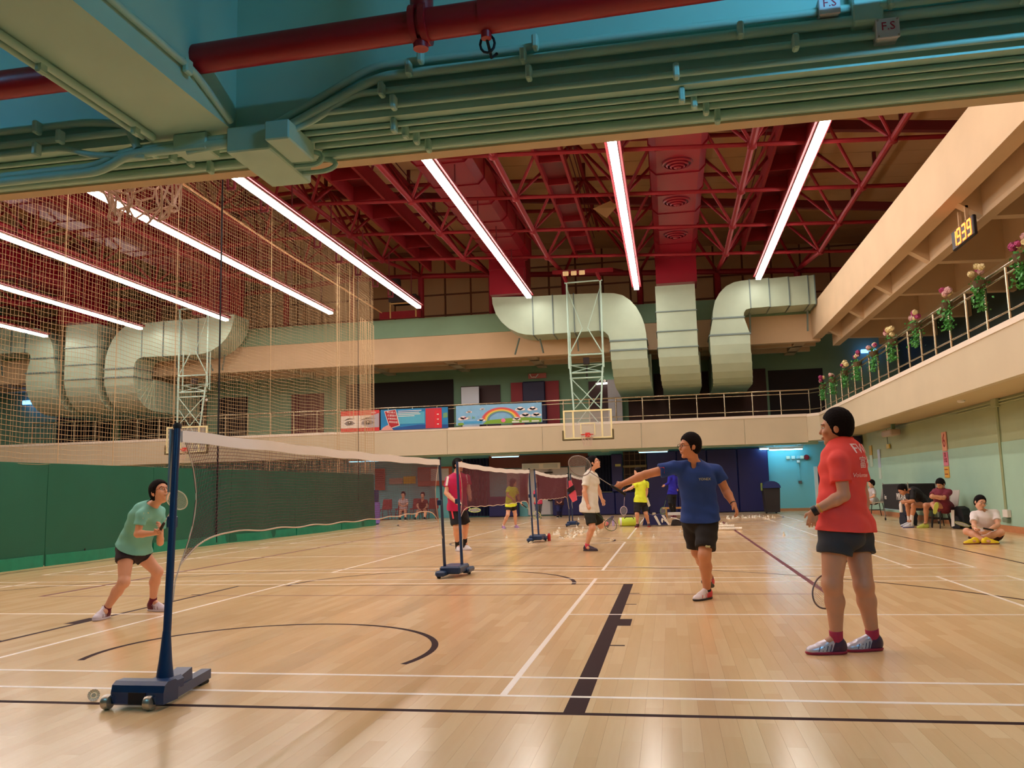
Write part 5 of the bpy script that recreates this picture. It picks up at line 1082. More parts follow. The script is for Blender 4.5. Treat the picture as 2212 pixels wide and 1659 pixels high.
 'dark':{'head':(-4.253,33.200,1.171),'neck':(-4.258,33.200,1.010),'chest':(-4.264,33.200,0.831),'waist':(-4.269,33.200,0.652),'pelvis':(-4.273,33.200,0.527),'rsh':(-4.374,33.100,0.960),'rel':(-4.403,33.000,0.765),'rwr':(-4.322,32.900,0.623),'rha':(-4.287,32.900,0.587),'lsh':(-4.145,33.300,0.953),'lel':(-4.103,33.200,0.755),'lwr':(-4.155,33.000,0.617),'lha':(-4.192,33.000,0.582),'rhi':(-4.317,33.100,0.476),'rkn':(-4.310,33.000,0.283),'ran':(-4.342,33.200,0.100),'rto':(-4.340,32.900,0.057),'lhi':(-4.233,33.300,0.470),'lkn':(-4.240,33.300,0.273),'lan':(-4.271,33.500,0.089),'lto':(-4.198,33.200,0.044)},
}
# ================================================================ FIGURES (implicit surfaces meshed with surface nets)
A_=lambda v:np.array(v,dtype=np.float64)
def nrm(v): v=A_(v); return v/(np.linalg.norm(v)+1e-12)
class SDF:
    def __init__(s,vox): s.vox=vox; s.ops=[]
    def cone(s,a,b,ra,rb,k=.02,flat=None,cuts=None,sub=False): s.ops.append(('c',A_(a),A_(b),ra,rb,k,flat,cuts,sub)); return s
    def ell(s,c,R,M=None,k=.02,cuts=None,sub=False): s.ops.append(('e',A_(c),A_(R),np.eye(3) if M is None else np.array(M),k,cuts,sub)); return s
    def bounds(s):
        lo=[];hi=[]
        for o in s.ops:
            if o[-1]: continue
            if o[0]=='c': r=max(o[3],o[4]); lo+= [np.minimum(o[1],o[2])-r]; hi+=[np.maximum(o[1],o[2])+r]
            else:
                e=np.abs(o[3].T)@o[2]; lo+=[o[1]-e]; hi+=[o[1]+e]
        return np.min(lo,0)-3*s.vox-.01,np.max(hi,0)+3*s.vox+.01
    def field(s,disp=None,cuts=None):
        lo,hi=s.bounds(); n=np.ceil((hi-lo)/s.vox).astype(int)+1
        F=np.full(n,.12,np.float32); ax=[(lo[i]+s.vox*np.arange(n[i])).astype(np.float32) for i in range(3)]
        for o in s.ops:
            if o[0]=='c': r=max(o[3],o[4]); l=np.minimum(o[1],o[2])-r; h=np.maximum(o[1],o[2])+r
            else: e=np.abs(o[3].T)@o[2]; l=o[1]-e; h=o[1]+e
            m=.045+s.vox; i0=np.maximum(((l-m-lo)/s.vox).astype(int),0); i1=np.minimum(((h+m-lo)/s.vox).astype(int)+2,n)
            if (i1<=i0).any(): continue
            X,Y,Z=np.meshgrid(ax[0][i0[0]:i1[0]],ax[1][i0[1]:i1[1]],ax[2][i0[2]:i1[2]],indexing='ij')
            if o[0]=='c':
                _,a,b,ra,rb,k,flat,cu,sub=o
                x,y,z=X-a[0],Y-a[1],Z-a[2]; bb=b-a
                if flat is not None:
                    nv,f=flat; t=(x*nv[0]+y*nv[1]+z*nv[2])*(1/f-1); x=x+t*nv[0];y=y+t*nv[1];z=z+t*nv[2]
                    bb=bb+nv*np.dot(bb,nv)*(1/f-1)
                L=max(np.dot(bb,bb),1e-9); t=np.clip((x*bb[0]+y*bb[1]+z*bb[2])/L,0,1)
                d=np.sqrt((x-t*bb[0])**2+(y-t*bb[1])**2+(z-t*bb[2])**2)-(ra+(rb-ra)*t)
            else:
                _,c,R,M,k,cu,sub=o
                x,y,z=X-c[0],Y-c[1],Z-c[2]
                u=(x*M[0][0]+y*M[0][1]+z*M[0][2]);v=(x*M[1][0]+y*M[1][1]+z*M[1][2]);w_=(x*M[2][0]+y*M[2][1]+z*M[2][2])
                k0=np.sqrt((u/R[0])**2+(v/R[1])**2+(w_/R[2])**2); k1=np.sqrt((u/R[0]**2)**2+(v/R[1]**2)**2+(w_/R[2]**2)**2)+1e-6
                d=k0*(k0-1)/k1; d=np.where(k0<.05,-min(R),d)
            if cu:
                for p,q in cu: d=np.maximum(d,(X-p[0])*q[0]+(Y-p[1])*q[1]+(Z-p[2])*q[2])
            W=F[i0[0]:i1[0],i0[1]:i1[1],i0[2]:i1[2]]
            if sub:
                h=np.clip(.5-.5*(W+d)/k,0,1); R2=W*(1-h)-d*h+k*h*(1-h)
            else:
                h=np.clip(.5+.5*(W-d)/k,0,1); R2=W*(1-h)+d*h-k*h*(1-h)
            F[i0[0]:i1[0],i0[1]:i1[1],i0[2]:i1[2]]=R2
        if disp or cuts:
            X,Y,Z=np.meshgrid(*ax,indexing='ij')
            if disp: F=F+disp(X,Y,Z).astype(np.float32)
            if cuts:
                for p,q in cuts: F=np.maximum(F,((X-p[0])*q[0]+(Y-p[1])*q[1]+(Z-p[2])*q[2]).astype(np.float32))
        F[0]=F[-1]=.1; F[:,0]=F[:,-1]=.1; F[:,:,0]=F[:,:,-1]=.1
        return F,lo
    def mesh(s,name,m,parent,disp=None,cuts=None):
        F,lo=s.field(disp,cuts); sg=F<0; nx,ny,nz=F.shape
        c=np.zeros((nx-1,ny-1,nz-1),np.int8)
        for i in (0,1):
            for j in (0,1):
                for k in (0,1): c+=sg[i:nx-1+i,j:ny-1+j,k:nz-1+k]
        I,Jx,K=np.nonzero((c>0)&(c<8)); N=len(I)
        if N==0: return None
        idx=np.full(c.shape,-1,np.int32); idx[I,Jx,K]=np.arange(N)
        P=np.zeros((N,3)); cnt=np.zeros(N)
        co=[(i,j,k) for i in (0,1) for j in (0,1) for k in (0,1)]; V={q:F[I+q[0],Jx+q[1],K+q[2]] for q in co}
        for q in co:
            for a in range(3):
                if q[a]: continue
                r=list(q); r[a]=1; r=tuple(r); va,vb=V[q],V[r]; cr=(va<0)!=(vb<0); t=np.where(cr,va/(va-vb+1e-12*(va==vb)),0)
                for d_ in range(3): P[:,d_]+=cr*(q[d_]+(t if d_==a else 0))
                cnt+=cr
        P/=cnt[:,None]; P=lo+s.vox*(P+np.stack([I,Jx,K],1))
        Q=[]
        for a in range(3):
            b,c2=(a+1)%3,(a+2)%3
            s0=[slice(1,-1)]*3; s0[a]=slice(0,-1); s1=list(s0); s1[a]=slice(1,None)
            A,B_=sg[tuple(s0)],sg[tuple(s1)]
            for flag,ii in ((0,np.nonzero(A&~B_)),(1,np.nonzero(~A&B_))):
                g=[ii[0]+(0 if a==0 else 1),ii[1]+(0 if a==1 else 1),ii[2]+(0 if a==2 else 1)]
                def at(db,dc): h=[x.copy() for x in g]; h[b]-=db; h[c2]-=dc; return idx[h[0],h[1],h[2]]
                q4=np.stack([at(1,1),at(0,1),at(0,0),at(1,0)],1); Q.append(q4 if flag==0 else q4[:,::-1])
        Q=np.concatenate(Q); Q=Q[(Q>=0).all(1)]
        o=wl(parent) if parent is not None else Vector((0,0,0)); P=P-np.array(o)
        me=bpy.data.meshes.new(name); me.vertices.add(N); me.vertices.foreach_set('co',P.astype(np.float32).ravel())
        me.loops.add(len(Q)*4); me.loops.foreach_set('vertex_index',Q.astype(np.int32).ravel()); me.polygons.add(len(Q))
        me.polygons.foreach_set('loop_start',np.arange(0,len(Q)*4,4,dtype=np.int32)); me.polygons.foreach_set('use_smooth',np.ones(len(Q),bool))
        me.update(calc_edges=True); me.materials.append(m)
        ob=bpy.data.objects.new(name,me); COL.objects.link(ob); ob.parent=parent; return ob
def hand(S,wr,el,tip,mode,left,sc=1,n=None,along=None):
    """palm, four fingers, thumb"""
    wr=A_(wr); d=nrm(A_(tip)-wr)
    n=nrm(n) if n is not None else nrm(np.cross(d,(0,0,1)))
    n=nrm(n-d*np.dot(n,d)); s=np.cross(n,d)
    if along is not None:
        al=nrm(along); al=nrm(al-d*np.dot(al,d)); s=al; n=np.cross(d,s)
    M=[d,s,n]
    S.cone(wr,wr+d*.03*sc,.024*sc,.028*sc,.012,flat=(n,.75)); S.ell(wr+d*.055*sc,(.048*sc,.040*sc,.016*sc),M,.01)
    curls={'relax':(.35,.45,.35),'grip':(1.25,1.3,.8),'open':(.1,.12,.1)}[mode]
    for off,L,r in ((.030,.070,.0085),(.010,.078,.009),(-.011,.073,.0085),(-.029,.058,.0075)):
        p=wr+d*(.085-abs(off)*.12)*sc+s*off*sc; ang=0
        for q,(c,f) in enumerate(zip(curls,(.45,.32,.26))):
            ang+=c*(1+.08*q)+.1*(off<0)*(q==0); dd=d*math.cos(ang)+n*math.sin(ang)+s*(off*.8 if mode=='open' else 0); e=p+nrm(dd)*L*f*sc; S.cone(p,e,r*sc*(1-.06*q),r*sc*(.94-.06*q),.004); p=e
    p=wr+d*.025*sc+s*.028*sc; q1=p+nrm(d*.65+s*.75+n*(.4 if mode!='grip' else .8))*.036*sc; q2=q1+nrm(d*.9+s*(.15 if mode!='grip' else -.5)+n*(.3 if mode!='grip' else .7))*.032*sc
    S.cone(wr+d*.01*sc+s*.012*sc,p,.014*sc,.013*sc,.01); S.cone(p,q1,.012*sc,.010*sc,.006); S.cone(q1,q2,.010*sc,.008*sc,.004)
def person(key,label,face,body,shirt,shorts,skin,hair,vox=.0065,H=1.0,w=1.0,female=False,hands=('relax','relax'),sleeve=.62,shortlen=.62,shoe=None,sole=None,socks=None,glasses=False,pony=False,planted=(True,True),toedirs=(None,None),pants=False,hem=.10,longsleeve=False,group=None,hairlow=.0,hairup=.0,heelm=None,fs=1.0,hn=(None,None),halong=(None,None),detail=True,nofeet=False,shoeu=(None,None),collar=None,head_up=(0,0,1),sock_h=.05):
    J={k:A_(v) for k,v in POSE[key].items()}
    base=(J['lan']+J['ran'])/2
    root=empty('person',(float(J['pelvis'][0]),float(J['pelvis'][1]),0.0)); tag(root,label,'person',group)
    s=nrm(J['lsh']-J['rsh']); up=nrm(J['neck']-J['pelvis']); f=nrm(body); f=nrm(f-up*np.dot(f,up)); 
    if abs(np.dot(s,f))>.0: s=nrm(s-f*np.dot(s,f)*.6); s=nrm(s-up*np.dot(s,up)*.3)
    s=nrm(np.cross(up,f)); s=-nrm(np.cross(f,up)) if np.dot(s,J['lsh']-J['rsh'])>0 else s
    s=nrm(J['lsh']-J['rsh']*1.0); s=nrm(s-f*np.dot(s,f)); M=[s,f,np.cross(s,f)]
    hf=nrm(face); hu=nrm(A_(head_up)-hf*np.dot(hf,head_up)); hs=np.cross(hu,hf); HM=[hs,hf,hu]; C=J['head']
    def torso(S,o=0.,hemr=None,kk=.03):
        wf=.96 if female else 1.0
        S.ell(J['chest']+up*.0,(( .150*w+o)*wf,.105*w+o,.17*H+o*.5),M,kk); S.ell(J['waist'],(.130*w*wf+o,.095*w+o,.15*H),M,kk)
        S.cone(J['rsh']*.85+J['lsh']*.15-up*.01,J['lsh']*.85+J['rsh']*.15-up*.01,.055*w+o*.8,.055*w+o*.8,kk)
        S.cone(J['neck']-up*.02,J['chest'],.06*w+o*.6,.09*w+o,kk)
        S.cone(J['neck']-up*.005,J['lsh']*.8+J['neck']*.2-up*.02,.036*w+o*.5,.045*w+o*.5,kk); S.cone(J['neck']-up*.005,J['rsh']*.8+J['neck']*.2-up*.02,.036*w+o*.5,.045*w+o*.5,kk)
        if female:
            for q in (-1,1): S.ell(J['chest']+f*(.060*w)+s*q*.060*w-up*.02,(.052*w+o*.7,.048*w+o*.7,.055*w+o*.7),M,.04)
    # -------- body
    S=SDF(vox); torso(S,0); S.ell(J['pelvis'],(.150*w,.115*w,.125*H),M,.03)
    for q in (-1,1): S.ell(J['pelvis']-f*.055*w+s*q*.065*w-up*.04,(.085*w,.085*w,.09*w),M,.03)
    S.cone(J['pelvis'],J['waist'],.115*w,.11*w,.03)
    S.cone(J['neck']-up*.03,C-hu*.05-hf*.02,.052*(.9 if female else 1),.050*(.9 if female else 1.02),.02)
    hk=.98 if female else 1.04
    S.ell(C+hu*.028-hf*.012,(.076*hk,.096*hk,.088*hk),HM,.015); S.ell(C-hu*.035+hf*.022,(.060*hk,.070*hk,.078*hk),HM,.03)
    if detail:
        S.ell(C+hf*.068*hk-hu*.096*hk,(.024,.020,.018),HM,.02); S.cone(C+hf*.088*hk+hu*.012,C+hf*.105*hk-hu*.024,.007,.0115,.012)
        S.ell(C+hf*.084*hk+hu*.030,(.050,.014,.012),HM,.012)
        for q in (-1,1):
            S.ell(C+hs*q*.078*hk-hf*.004-hu*.005,(.010,.019,.031),HM,.006); S.ell(C+hf*.098*hk+hs*q*.031+hu*.008,(.017,.012,.011),HM,.008,sub=True)
            S.ell(C+hf*.075*hk+hs*q*.038-hu*.028,(.022,.018,.020),HM,.02)
        S.ell(C+hf*.092*hk-hu*.056,(.024,.0085,.0055),HM,.004); S.ell(C+hf*.090*hk-hu*.067,(.020,.009,.006),HM,.004)
    am=1.0 if not female else .9
    for a,b,c,h_,i,lf in (('rsh','rel','rwr','rha',0,False),('lsh','lel','lwr','lha',1,True)):
        S.ell(J[a],(.058*w*am,.056*w*am,.058*w*am),None,.03); S.cone(J[a],J[b],.048*w*am,.038*w*am,.02)
        mid=J[b]*.72+J[c]*.28; S.cone(J[b],mid,.039*w*am,.041*w*am,.015); S.cone(mid,J[c],.041*w*am,.026*w*am,.015)
        hand(S,J[c],J[b],J[h_],hands[i],lf,.92*H*(1 if not female else .93),n=hn[i] if hn[i] is not None else (s*(1 if not lf else -1)),along=halong[i])
    for a,b,c,t,i in (('rhi','rkn','ran','rto',0),('lhi','lkn','lan','lto',1)):
        S.cone(J[a],J[b],.088*w,.056*w,.03); S.ell(J[b],(.056*w,.056*w,.058*w),None,.02)
        ld=nrm(J[c]-J[b]); bk=nrm(J[b]-(J[a]+J[c])/2); bk=-bk if np.linalg.norm(J[b]-(J[a]+J[c])/2)>.02 else -f
        calf=J[b]*.68+J[c]*.32+bk*.018*w; S.cone(J[b],calf,.052*w,.055*w,.025); S.cone(calf,J[c],.054*w,.033*w,.025)
        S.cone(J[c],J[c]+nrm(J[t]-J[c])*.06,.032,.028,.02)
    b_=S.mesh('body',skin,root)
    # -------- shirt
    rndk=sum(map(ord,key)); fz=lambda X,Y,Z: .0030*np.sin(X*38+Z*22+rndk)*np.sin(Y*31-Z*27)+.0026*np.sin(Z*55+X*17+Y*21)
    hemp=J['pelvis']-up*hem
    S=SDF(vox); torso(S,.022); r0=.158*w
    ua=J['chest']+up*.03; S.cone(ua,J['waist'],.168*w,r0+.006,.03,flat=(f,.78)); S.cone(J['waist'],hemp-up*.05,r0+.008,r0+.026,.03,flat=(f,.84))
    for q in ('rhi','lhi'): S.cone(J[q]+(J['waist']-J['pelvis'])*.55,J[q]+(J[q.replace('hi','kn')]-J[q])*.12,.104*w,.117*w,.04)
    for q in (-1,1): S.ell(J['pelvis']-f*.060*w+s*q*.066*w-up*.02,(.112*w,.110*w,.13*w),M,.04)
    for a,b,c in (('rsh','rel','rwr'),('lsh','lel','lwr')):
        if longsleeve: S.cone(J[a],J[b],.066*w*am,.052*w*am,.02); S.cone(J[b],J[c],.052*w*am,.040*w*am,.015,cuts=[(J[c],nrm(J[c]-J[b]))])
        else:
            e=J[a]+(J[b]-J[a])*sleeve; S.cone(J[a],J[a]+(J[b]-J[a])*(sleeve+.2),.066*w*am,.068*w*am,.02,cuts=[(e,nrm(J[b]-J[a]))])
    S.ell(J['neck']+up*.03+f*.012,(.066,.066,.06),M,.008,sub=True)
    if not pony: S.ell(J['neck']+up*.0+f*.075,(.028,.04,.05),M,.008,sub=True)
    sh=S.mesh('shirt',shirt,root,disp=fz,cuts=[(hemp,-up)])
    if collar is not None:
        S=SDF(vox); 
        for k in range(14):
            a=2*PI*k/14; a2=2*PI*(k+1)/14; P_=lambda a:J['neck']+up*(.022-.022*math.cos(a))+f*.008+s*.062*math.sin(a)+f*.060*math.cos(a)
            S.cone(P_(a),P_(a2),.015,.015,.006)
            Q_=lambda a:P_(a)-up*.022+(s*math.sin(a)+f*math.cos(a))*.012; S.cone(P_(a),Q_(a),.013,.009,.006)
        S.mesh('collar',collar,root)
    # -------- shorts / trousers
    S=SDF(vox); S.ell(J['pelvis'],(.165*w,.130*w,.14*H),M,.03)
    for q in (-1,1): S.ell(J['pelvis']-f*.055*w+s*q*.065*w-up*.04,(.095*w,.095*w,.10*w),M,.03)
    for a,b,c in (('rhi','rkn','ran'),('lhi','lkn','lan')):
        if pants: S.cone(J[a],J[b],.100*w,.070*w,.03); S.cone(J[b],J[c],.068*w,.050*w,.02,cuts=[(J[c],nrm(J[c]-J[b]))])
        else:
            e=J[a]+(J[b]-J[a])*shortlen; S.cone(J[a],J[a]+(J[b]-J[a])*(shortlen+.25),.104*w,.098*w if shortlen<.5 else .092*w,.02,cuts=[(e,nrm(J[b]-J[a]))])
    S.mesh('shorts' if not pants else 'trousers',shorts,root,disp=fz,cuts=[(J['pelvis']+up*.10,up)])
    # -------- shoes, socks
    for i,(a,b,t) in enumerate((('ran','rkn','rto'),('lan','lkn','lto'))):
        an=J[a]; u=A_(shoeu[i]) if shoeu[i] is not None else A_((0,0,1)); u=nrm(u)
        d=A_(toedirs[i]) if toedirs[i] is not None else J[t]-an; d=nrm(d-u*np.dot(d,u)); sd=np.cross(d,u)
        bp=an.copy()-u*.085*H; 
        if planted[i]: bp=A_((an[0],an[1],0.0))
        hp=bp-d*.055*H; M2=[d,sd,u]; cut=[(bp+u*.010,-u)]
        if socks is not None: 
            S=SDF(max(vox*.8,.004)); S.cone(bp+u*.05,bp*.0+an+nrm(J[b]-an)*sock_h,.040,.040*w,.01,cuts=[(an+nrm(J[b]-an)*sock_h,nrm(J[b]-an))]); S.mesh('sock',socks,root)
        if nofeet: continue
        hp=bp-d*.055*fs
        def upper(S,e=0.,q=1):
            S.ell(hp+d*.052*fs+u*.045,(.062*fs+e,.037+e,.050+e),M2,.02); S.cone(hp+d*.045*fs+u*.07,hp+d*.055*fs+u*.098,.040+e,.036+e,.02)
            S.cone(hp+d*.08*fs+u*.085,hp+d*.16*fs+u*.048,.030+e,.034+e,.02); S.ell(hp+d*.17*fs+u*.026,(.088*fs+e,.046+e,.038+e),M2,.03); S.ell(hp+d*.225*fs+u*.024,(.040*fs+e,.037+e,.027+e),M2,.02)
            S.ell(hp+d*.045*fs+u*.125,(.034-e,.030-e,.034),M2,.008,sub=True)
        S=SDF(max(vox*.7,.004)); upper(S)
        sho=S.mesh('shoe',shoe or RUBB,root,cuts=cut)
        if heelm is not None:
            S=SDF(max(vox*.7,.004)); upper(S,.0035); S.mesh('heel_panel',heelm,sho,cuts=cut+[(hp+d*.088*fs+u*.05,nrm(d+u*.35))])
            for k in range(4):
                c0=hp+d*(.115+.026*k)*fs; 
                for q in (-1,1): MB().tube([tuple(c0+sd*q*(.046)+u*.024),tuple(c0-d*.012+sd*q*.040+u*.052),tuple(c0-d*.02+sd*q*.022+u*(.078-.009*k))],.0035,5).build('shoe_stripe',heelm,sho,smooth=True)
        S=SDF(max(vox*.7,.004)); S.ell(hp+d*.055*fs+u*.014,(.068*fs,.042,.03),M2,.02); S.ell(hp+d*.175*fs+u*.014,(.100*fs,.050,.03),M2,.02); S.ell(hp+d*.12*fs+u*.014,(.09*fs,.038,.03),M2,.02)
        so=S.mesh('sole',sole or WHITE,sho,cuts=[(bp+u*.0,-u),(bp+u*.020,u)])
        so.location=(0,0,0)
        lm=MB()
        for k in range(4):
            c0=hp+d*(.105+.022*k)*fs+u*(.095-.010*k); lm.tube([tuple(c0-sd*.026-u*.010),tuple(c0+u*.004),tuple(c0+sd*.026-u*.010)],.0035,5)
        if detail: lm.build('laces',hair if shoe is not None else WHITE,sho,smooth=True)
    # -------- hair
    S=SDF(max(vox*.9,.0045)); S.ell(C+hu*.036-hf*.016,(.090*hk,.107*hk,(.104+hairup)*hk),HM,.01); S.ell(C-hf*.045-hu*(.01+hairlow),(.074*hk,.066*hk,.07*hk+hairlow*.5),HM,.02)
    S.ell(C+hf*.105-hu*.034,(.12,.094,.112),HM,.008,sub=True)
    for q in (-1,1): S.ell(C+hs*q*.098-hf*.0-hu*.03,(.030,.028,.045),HM,.01,sub=True)
    if pony:
        p0=C-hf*.105+hu*.0; S.ell(p0,(.026,.026,.026),HM,.01); S.cone(p0,p0-hf*.055-A_((0,0,.05)),.026,.026,.015); S.cone(p0-hf*.055-A_((0,0,.05)),p0-hf*.075-A_((0,0,.14)),.025,.008,.015)
        for q in (-1,1): S.cone(C+hs*q*.072+hf*.03+hu*.05,C+hs*q*.078-hf*.01-hu*.03,.012,.008,.012)
    hz=lambda X,Y,Z: .0012*np.sin(X*190+Y*60)*np.sin(Y*210-Z*90)+.0010*np.sin(Z*260+X*190)*np.sin(X*230-Y*170)
    S.mesh('hair',hair,root,disp=hz,cuts=[(C-hu*(.10+hairlow*1.2),-hu)])
    if detail:
        for q in (-1,1):
            c0=C+hf*.081*hk+hs*q*.031+hu*.008
            for nm,r,off,mt in (('eye',.0090,-.001,EYEW),('iris',.0055,.0045,EYED)):
                mb=MB(); mb.lathe([(r*math.sin(PI*k/8)+1e-5,-r*math.cos(PI*k/8)) for k in range(9)],tuple(c0+hf*off),12); mb.build(nm,mt,root,smooth=True)
            mb=MB(); mb.tube([tuple(c0+hf*.011+hu*.021-hs*q*.013),tuple(c0+hf*.012+hu*.025+hs*q*.002),tuple(c0+hf*.004+hu*.021+hs*q*.018)],[.0025,.0032,.0018],6).build('eyebrow',hair,root,smooth=True)
        mb=MB(); mb.tube([tuple(C+hf*.0975*hk-hu*.0612-hs*.02),tuple(C+hf*.1025*hk-hu*.0612),tuple(C+hf*.0975*hk-hu*.0612+hs*.02)],[.001,.0022,.001],6).build('mouth',LIPM,root,smooth=True)
        if glasses:
            g=MB()
            for q in (-1,1):
                c0=C+hf*.107*hk+hs*q*.033+hu*.006
                g.tube([tuple(c0+hs*.026*math.cos(a)*1.0+hu*.017*math.sin(a)-hf*.006*abs(math.cos(a))) for a in [i*PI/8 for i in range(17)]],.0018,5)
                g.tube([tuple(c0+hs*q*.026),tuple(C+hs*q*.082+hf*.05+hu*.006),tuple(C+hs*q*.083-hf*.005+hu*.004)],.0018,5)
            g.tube([tuple(C+hf*.112*hk-hs*.008+hu*.008),tuple(C+hf*.112*hk+hs*.008+hu*.008)],.0018,5); g.build('glasses',GLF,root,smooth=True)
    return root,J,dict(f=f,s=s,up=up,hf=hf,shirt=sh)
EYEW=mat('eye white',(232,226,220),.3); EYED=mat('iris dark',(28,18,14),.2); LIPM=mat('lip line',(120,60,56),.6); GLF=mat('glasses frame',(40,28,34),.3)
SK1=mat('skin tan',(196,138,104),.5,noise=.04,scale=9); SK2=mat('skin fair',(222,166,136),.5,noise=.04,scale=9); SK3=mat('skin warm',(204,142,106),.5,noise=.04,scale=9)
HB=mat('black hair',(20,14,16),.85,spec=.15,noise=.3,scale=90,bump=.6); HBR=mat('dark brown hair',(52,28,22),.5,noise=.2,scale=60)
def fab(n,c,r=.8): return mat(n,c,r,noise=.05,scale=6,bump=.05)
def decal(root,info,text,size,m,centre,right,upv,off=.006,name='print'):
    """flat lettering laid onto the shirt surface by projection"""
    me=info['shirt'].data; o=wl(root)
    from mathutils.bvhtree import BVHTree
    bv=BVHTree.FromPolygons([v.co+o for v in me.vertices],[p.vertices[:] for p in me.polygons])
    r=Vector(nrm(right)); u=Vector(nrm(upv)); n=r.cross(u)
    t=text_mesh(name,text,size,m,root,Matrix.Identity(4),0.0); 
    base=Vector(centre)
    for v in t.data.vertices:
        p=base+r*v.co.x+u*v.co.y+n*.3
        h=bv.ray_cast(p,-n,.6)
        q=(h[0]+n*off) if h[0] is not None else base+r*v.co.x+u*v.co.y+n*off
        v.co=q-o
    t.matrix_basis=Matrix.Identity(4); return t
def patch(root,info,pts,m,centre,right,upv,off=.004,name='print'):
    me=info['shirt'].data; o=wl(root)
    from mathutils.bvhtree import BVHTree
    bv=BVHTree.FromPolygons([v.co+o for v in me.vertices],[p.vertices[:] for p in me.polygons])
    r=Vector(nrm(right)); u=Vector(nrm(upv)); n=r.cross(u); out=[]; base=Vector(centre)
    for a,b in pts:
        p=base+r*a+u*b+n*.3; h=bv.ray_cast(p,-n,.6); q=(h[0]+n*off) if h[0] is not None else base+r*a+u*b; out.append(tuple(q))
    mb=MB(); N=len(out)//2; mb.add(out,[(2*i,2*i+1,2*i+3,2*i+2) for i in range(N-1)]); return mb.build(name,m,root)
def wristband(root,J,a,b,m,name,t=.0,r=.031,wd=.02):
    p=A_(J[b]); q=A_(J[a]); d=nrm(p-q); c=p-d*t; MB().tube([tuple(c-d*wd/2),tuple(c+d*wd/2)],r,16).build(name,m,root,smooth=True)
# ---- woman in red
REDS=fab('coral red polo',(236,70,60)); SH_D=fab('charcoal running shorts',(44,46,52))
SILV=mat('silver shoe',(206,200,210),.3,metal=.35); SOLR=mat('magenta sole',(160,30,60),.5); SOKR=fab('crimson sock',(170,40,70))
rt,Jp,inf=person('red','woman in a coral red polo and dark shorts standing at the right, seen from behind',(-.96,.22,-.02),(-.86,.50,0),REDS,SH_D,SK1,HB,vox=.0055,w=1.10,female=True,hands=('grip','relax'),sleeve=.60,shortlen=.42,hairup=.012,fs=.95,heelm=mat('dark purple panel',(62,34,62),.45),shoe=SILV,sole=SOLR,socks=SOKR,hem=.02,collar=REDS,halong=((-.5,-.3,-.55),None),toedirs=((-.9,-.25,0),(-.98,-.12,0)),hn=(None,(.2,.9,0)))
n_=nrm((.80,-.60,0)); rgt=np.cross((0,0,1),n_)
WPR=mat('white shirt print',(250,214,204),.6); cb=Jp['chest']*.6+Jp['neck']*.4-A_(inf['f'])*.10
for tx,sz,dz in (('FWD',.095,.065),('富衛',.085,-.03),('Volunteer Team',.040,-.11)): decal(rt,inf,tx,sz,WPR,tuple(cb+A_((.0,.0,dz))),tuple(rgt),(0,0,1))
wristband(rt,Jp,'lel','lwr',mat('watch black',(24,16,18),.4),'wrist_watch',0,.034,.035); wristband(rt,Jp,'lel','lwr',mat('yellow band',(210,150,50),.5),'wristband',.035,.034,.009)
racket((1.329,6.3,.786),(.91,6.03,.295),(.35,-1,.1),'thin framed racket hanging behind the legs of the woman in red',mat('thin grey frame',(120,110,110),.3,metal=.4))
# ---- man in blue
BLS=fab('royal blue shirt',(22,62,140)); BKS=fab('black shorts',(20,18,22))
rt,Jp,inf=person('blue','man in a royal blue shirt and black shorts reaching out with a racket',(-.90,-.42,.02),(-.12,-.98,-.1),BLS,BKS,SK3,HB,vox=.0058,w=1.08,hands=('grip','relax'),sleeve=.50,shortlen=.80,hairup=.008,heelm=mat('coral panel',(226,70,80),.5),shoe=mat('white coral shoe',(232,220,222),.4,noise=.04,scale=10),sole=mat('dark sole',(50,40,44),.6),socks=fab('black sock',(24,18,22)),glasses=True,hem=.0,halong=((-.83,.05,.56),None),planted=(False,True),shoeu=((.0,.35,.9),None),hn=(None,(-.8,.4,0)),collar=None,sock_h=.02)
c0=Jp['chest']; WT=mat('pale yellow print',(206,210,170),.6)
decal(rt,inf,'YONEX',.035,WT,tuple(c0+A_((.075,-.1,.02))),(1,0,0),(0,0,1))
patch(rt,inf,[(-.02,-.03),(-.02,.03),(.02,-.03),(.02,.03)],mat('red badge',(214,60,70),.6),tuple(Jp['rsh']*.6+Jp['rel']*.4),(1,0,0),(0,0,1))
for dx in (-.012,.012): MB().lathe([(.008,-.003),(.014,0),(.008,.003)],tuple(Jp['lkn']*.7+Jp['lhi']*.3+A_((.02+dx,-.098,.0))),10,'y').build('shorts_emblem',WT,rt)
wristband(rt,Jp,'lel','lwr',mat('watch black',(24,16,18),.4),'wrist_watch',.02,.031,.02)
racket((-.441,8.72,1.045),(-.996,8.75,1.418),(.2,-1,.2),'badminton racket with black grip and grey shaft in the outstretched hand of the man in blue',mat('grey red frame',(150,140,140),.3,metal=.3))
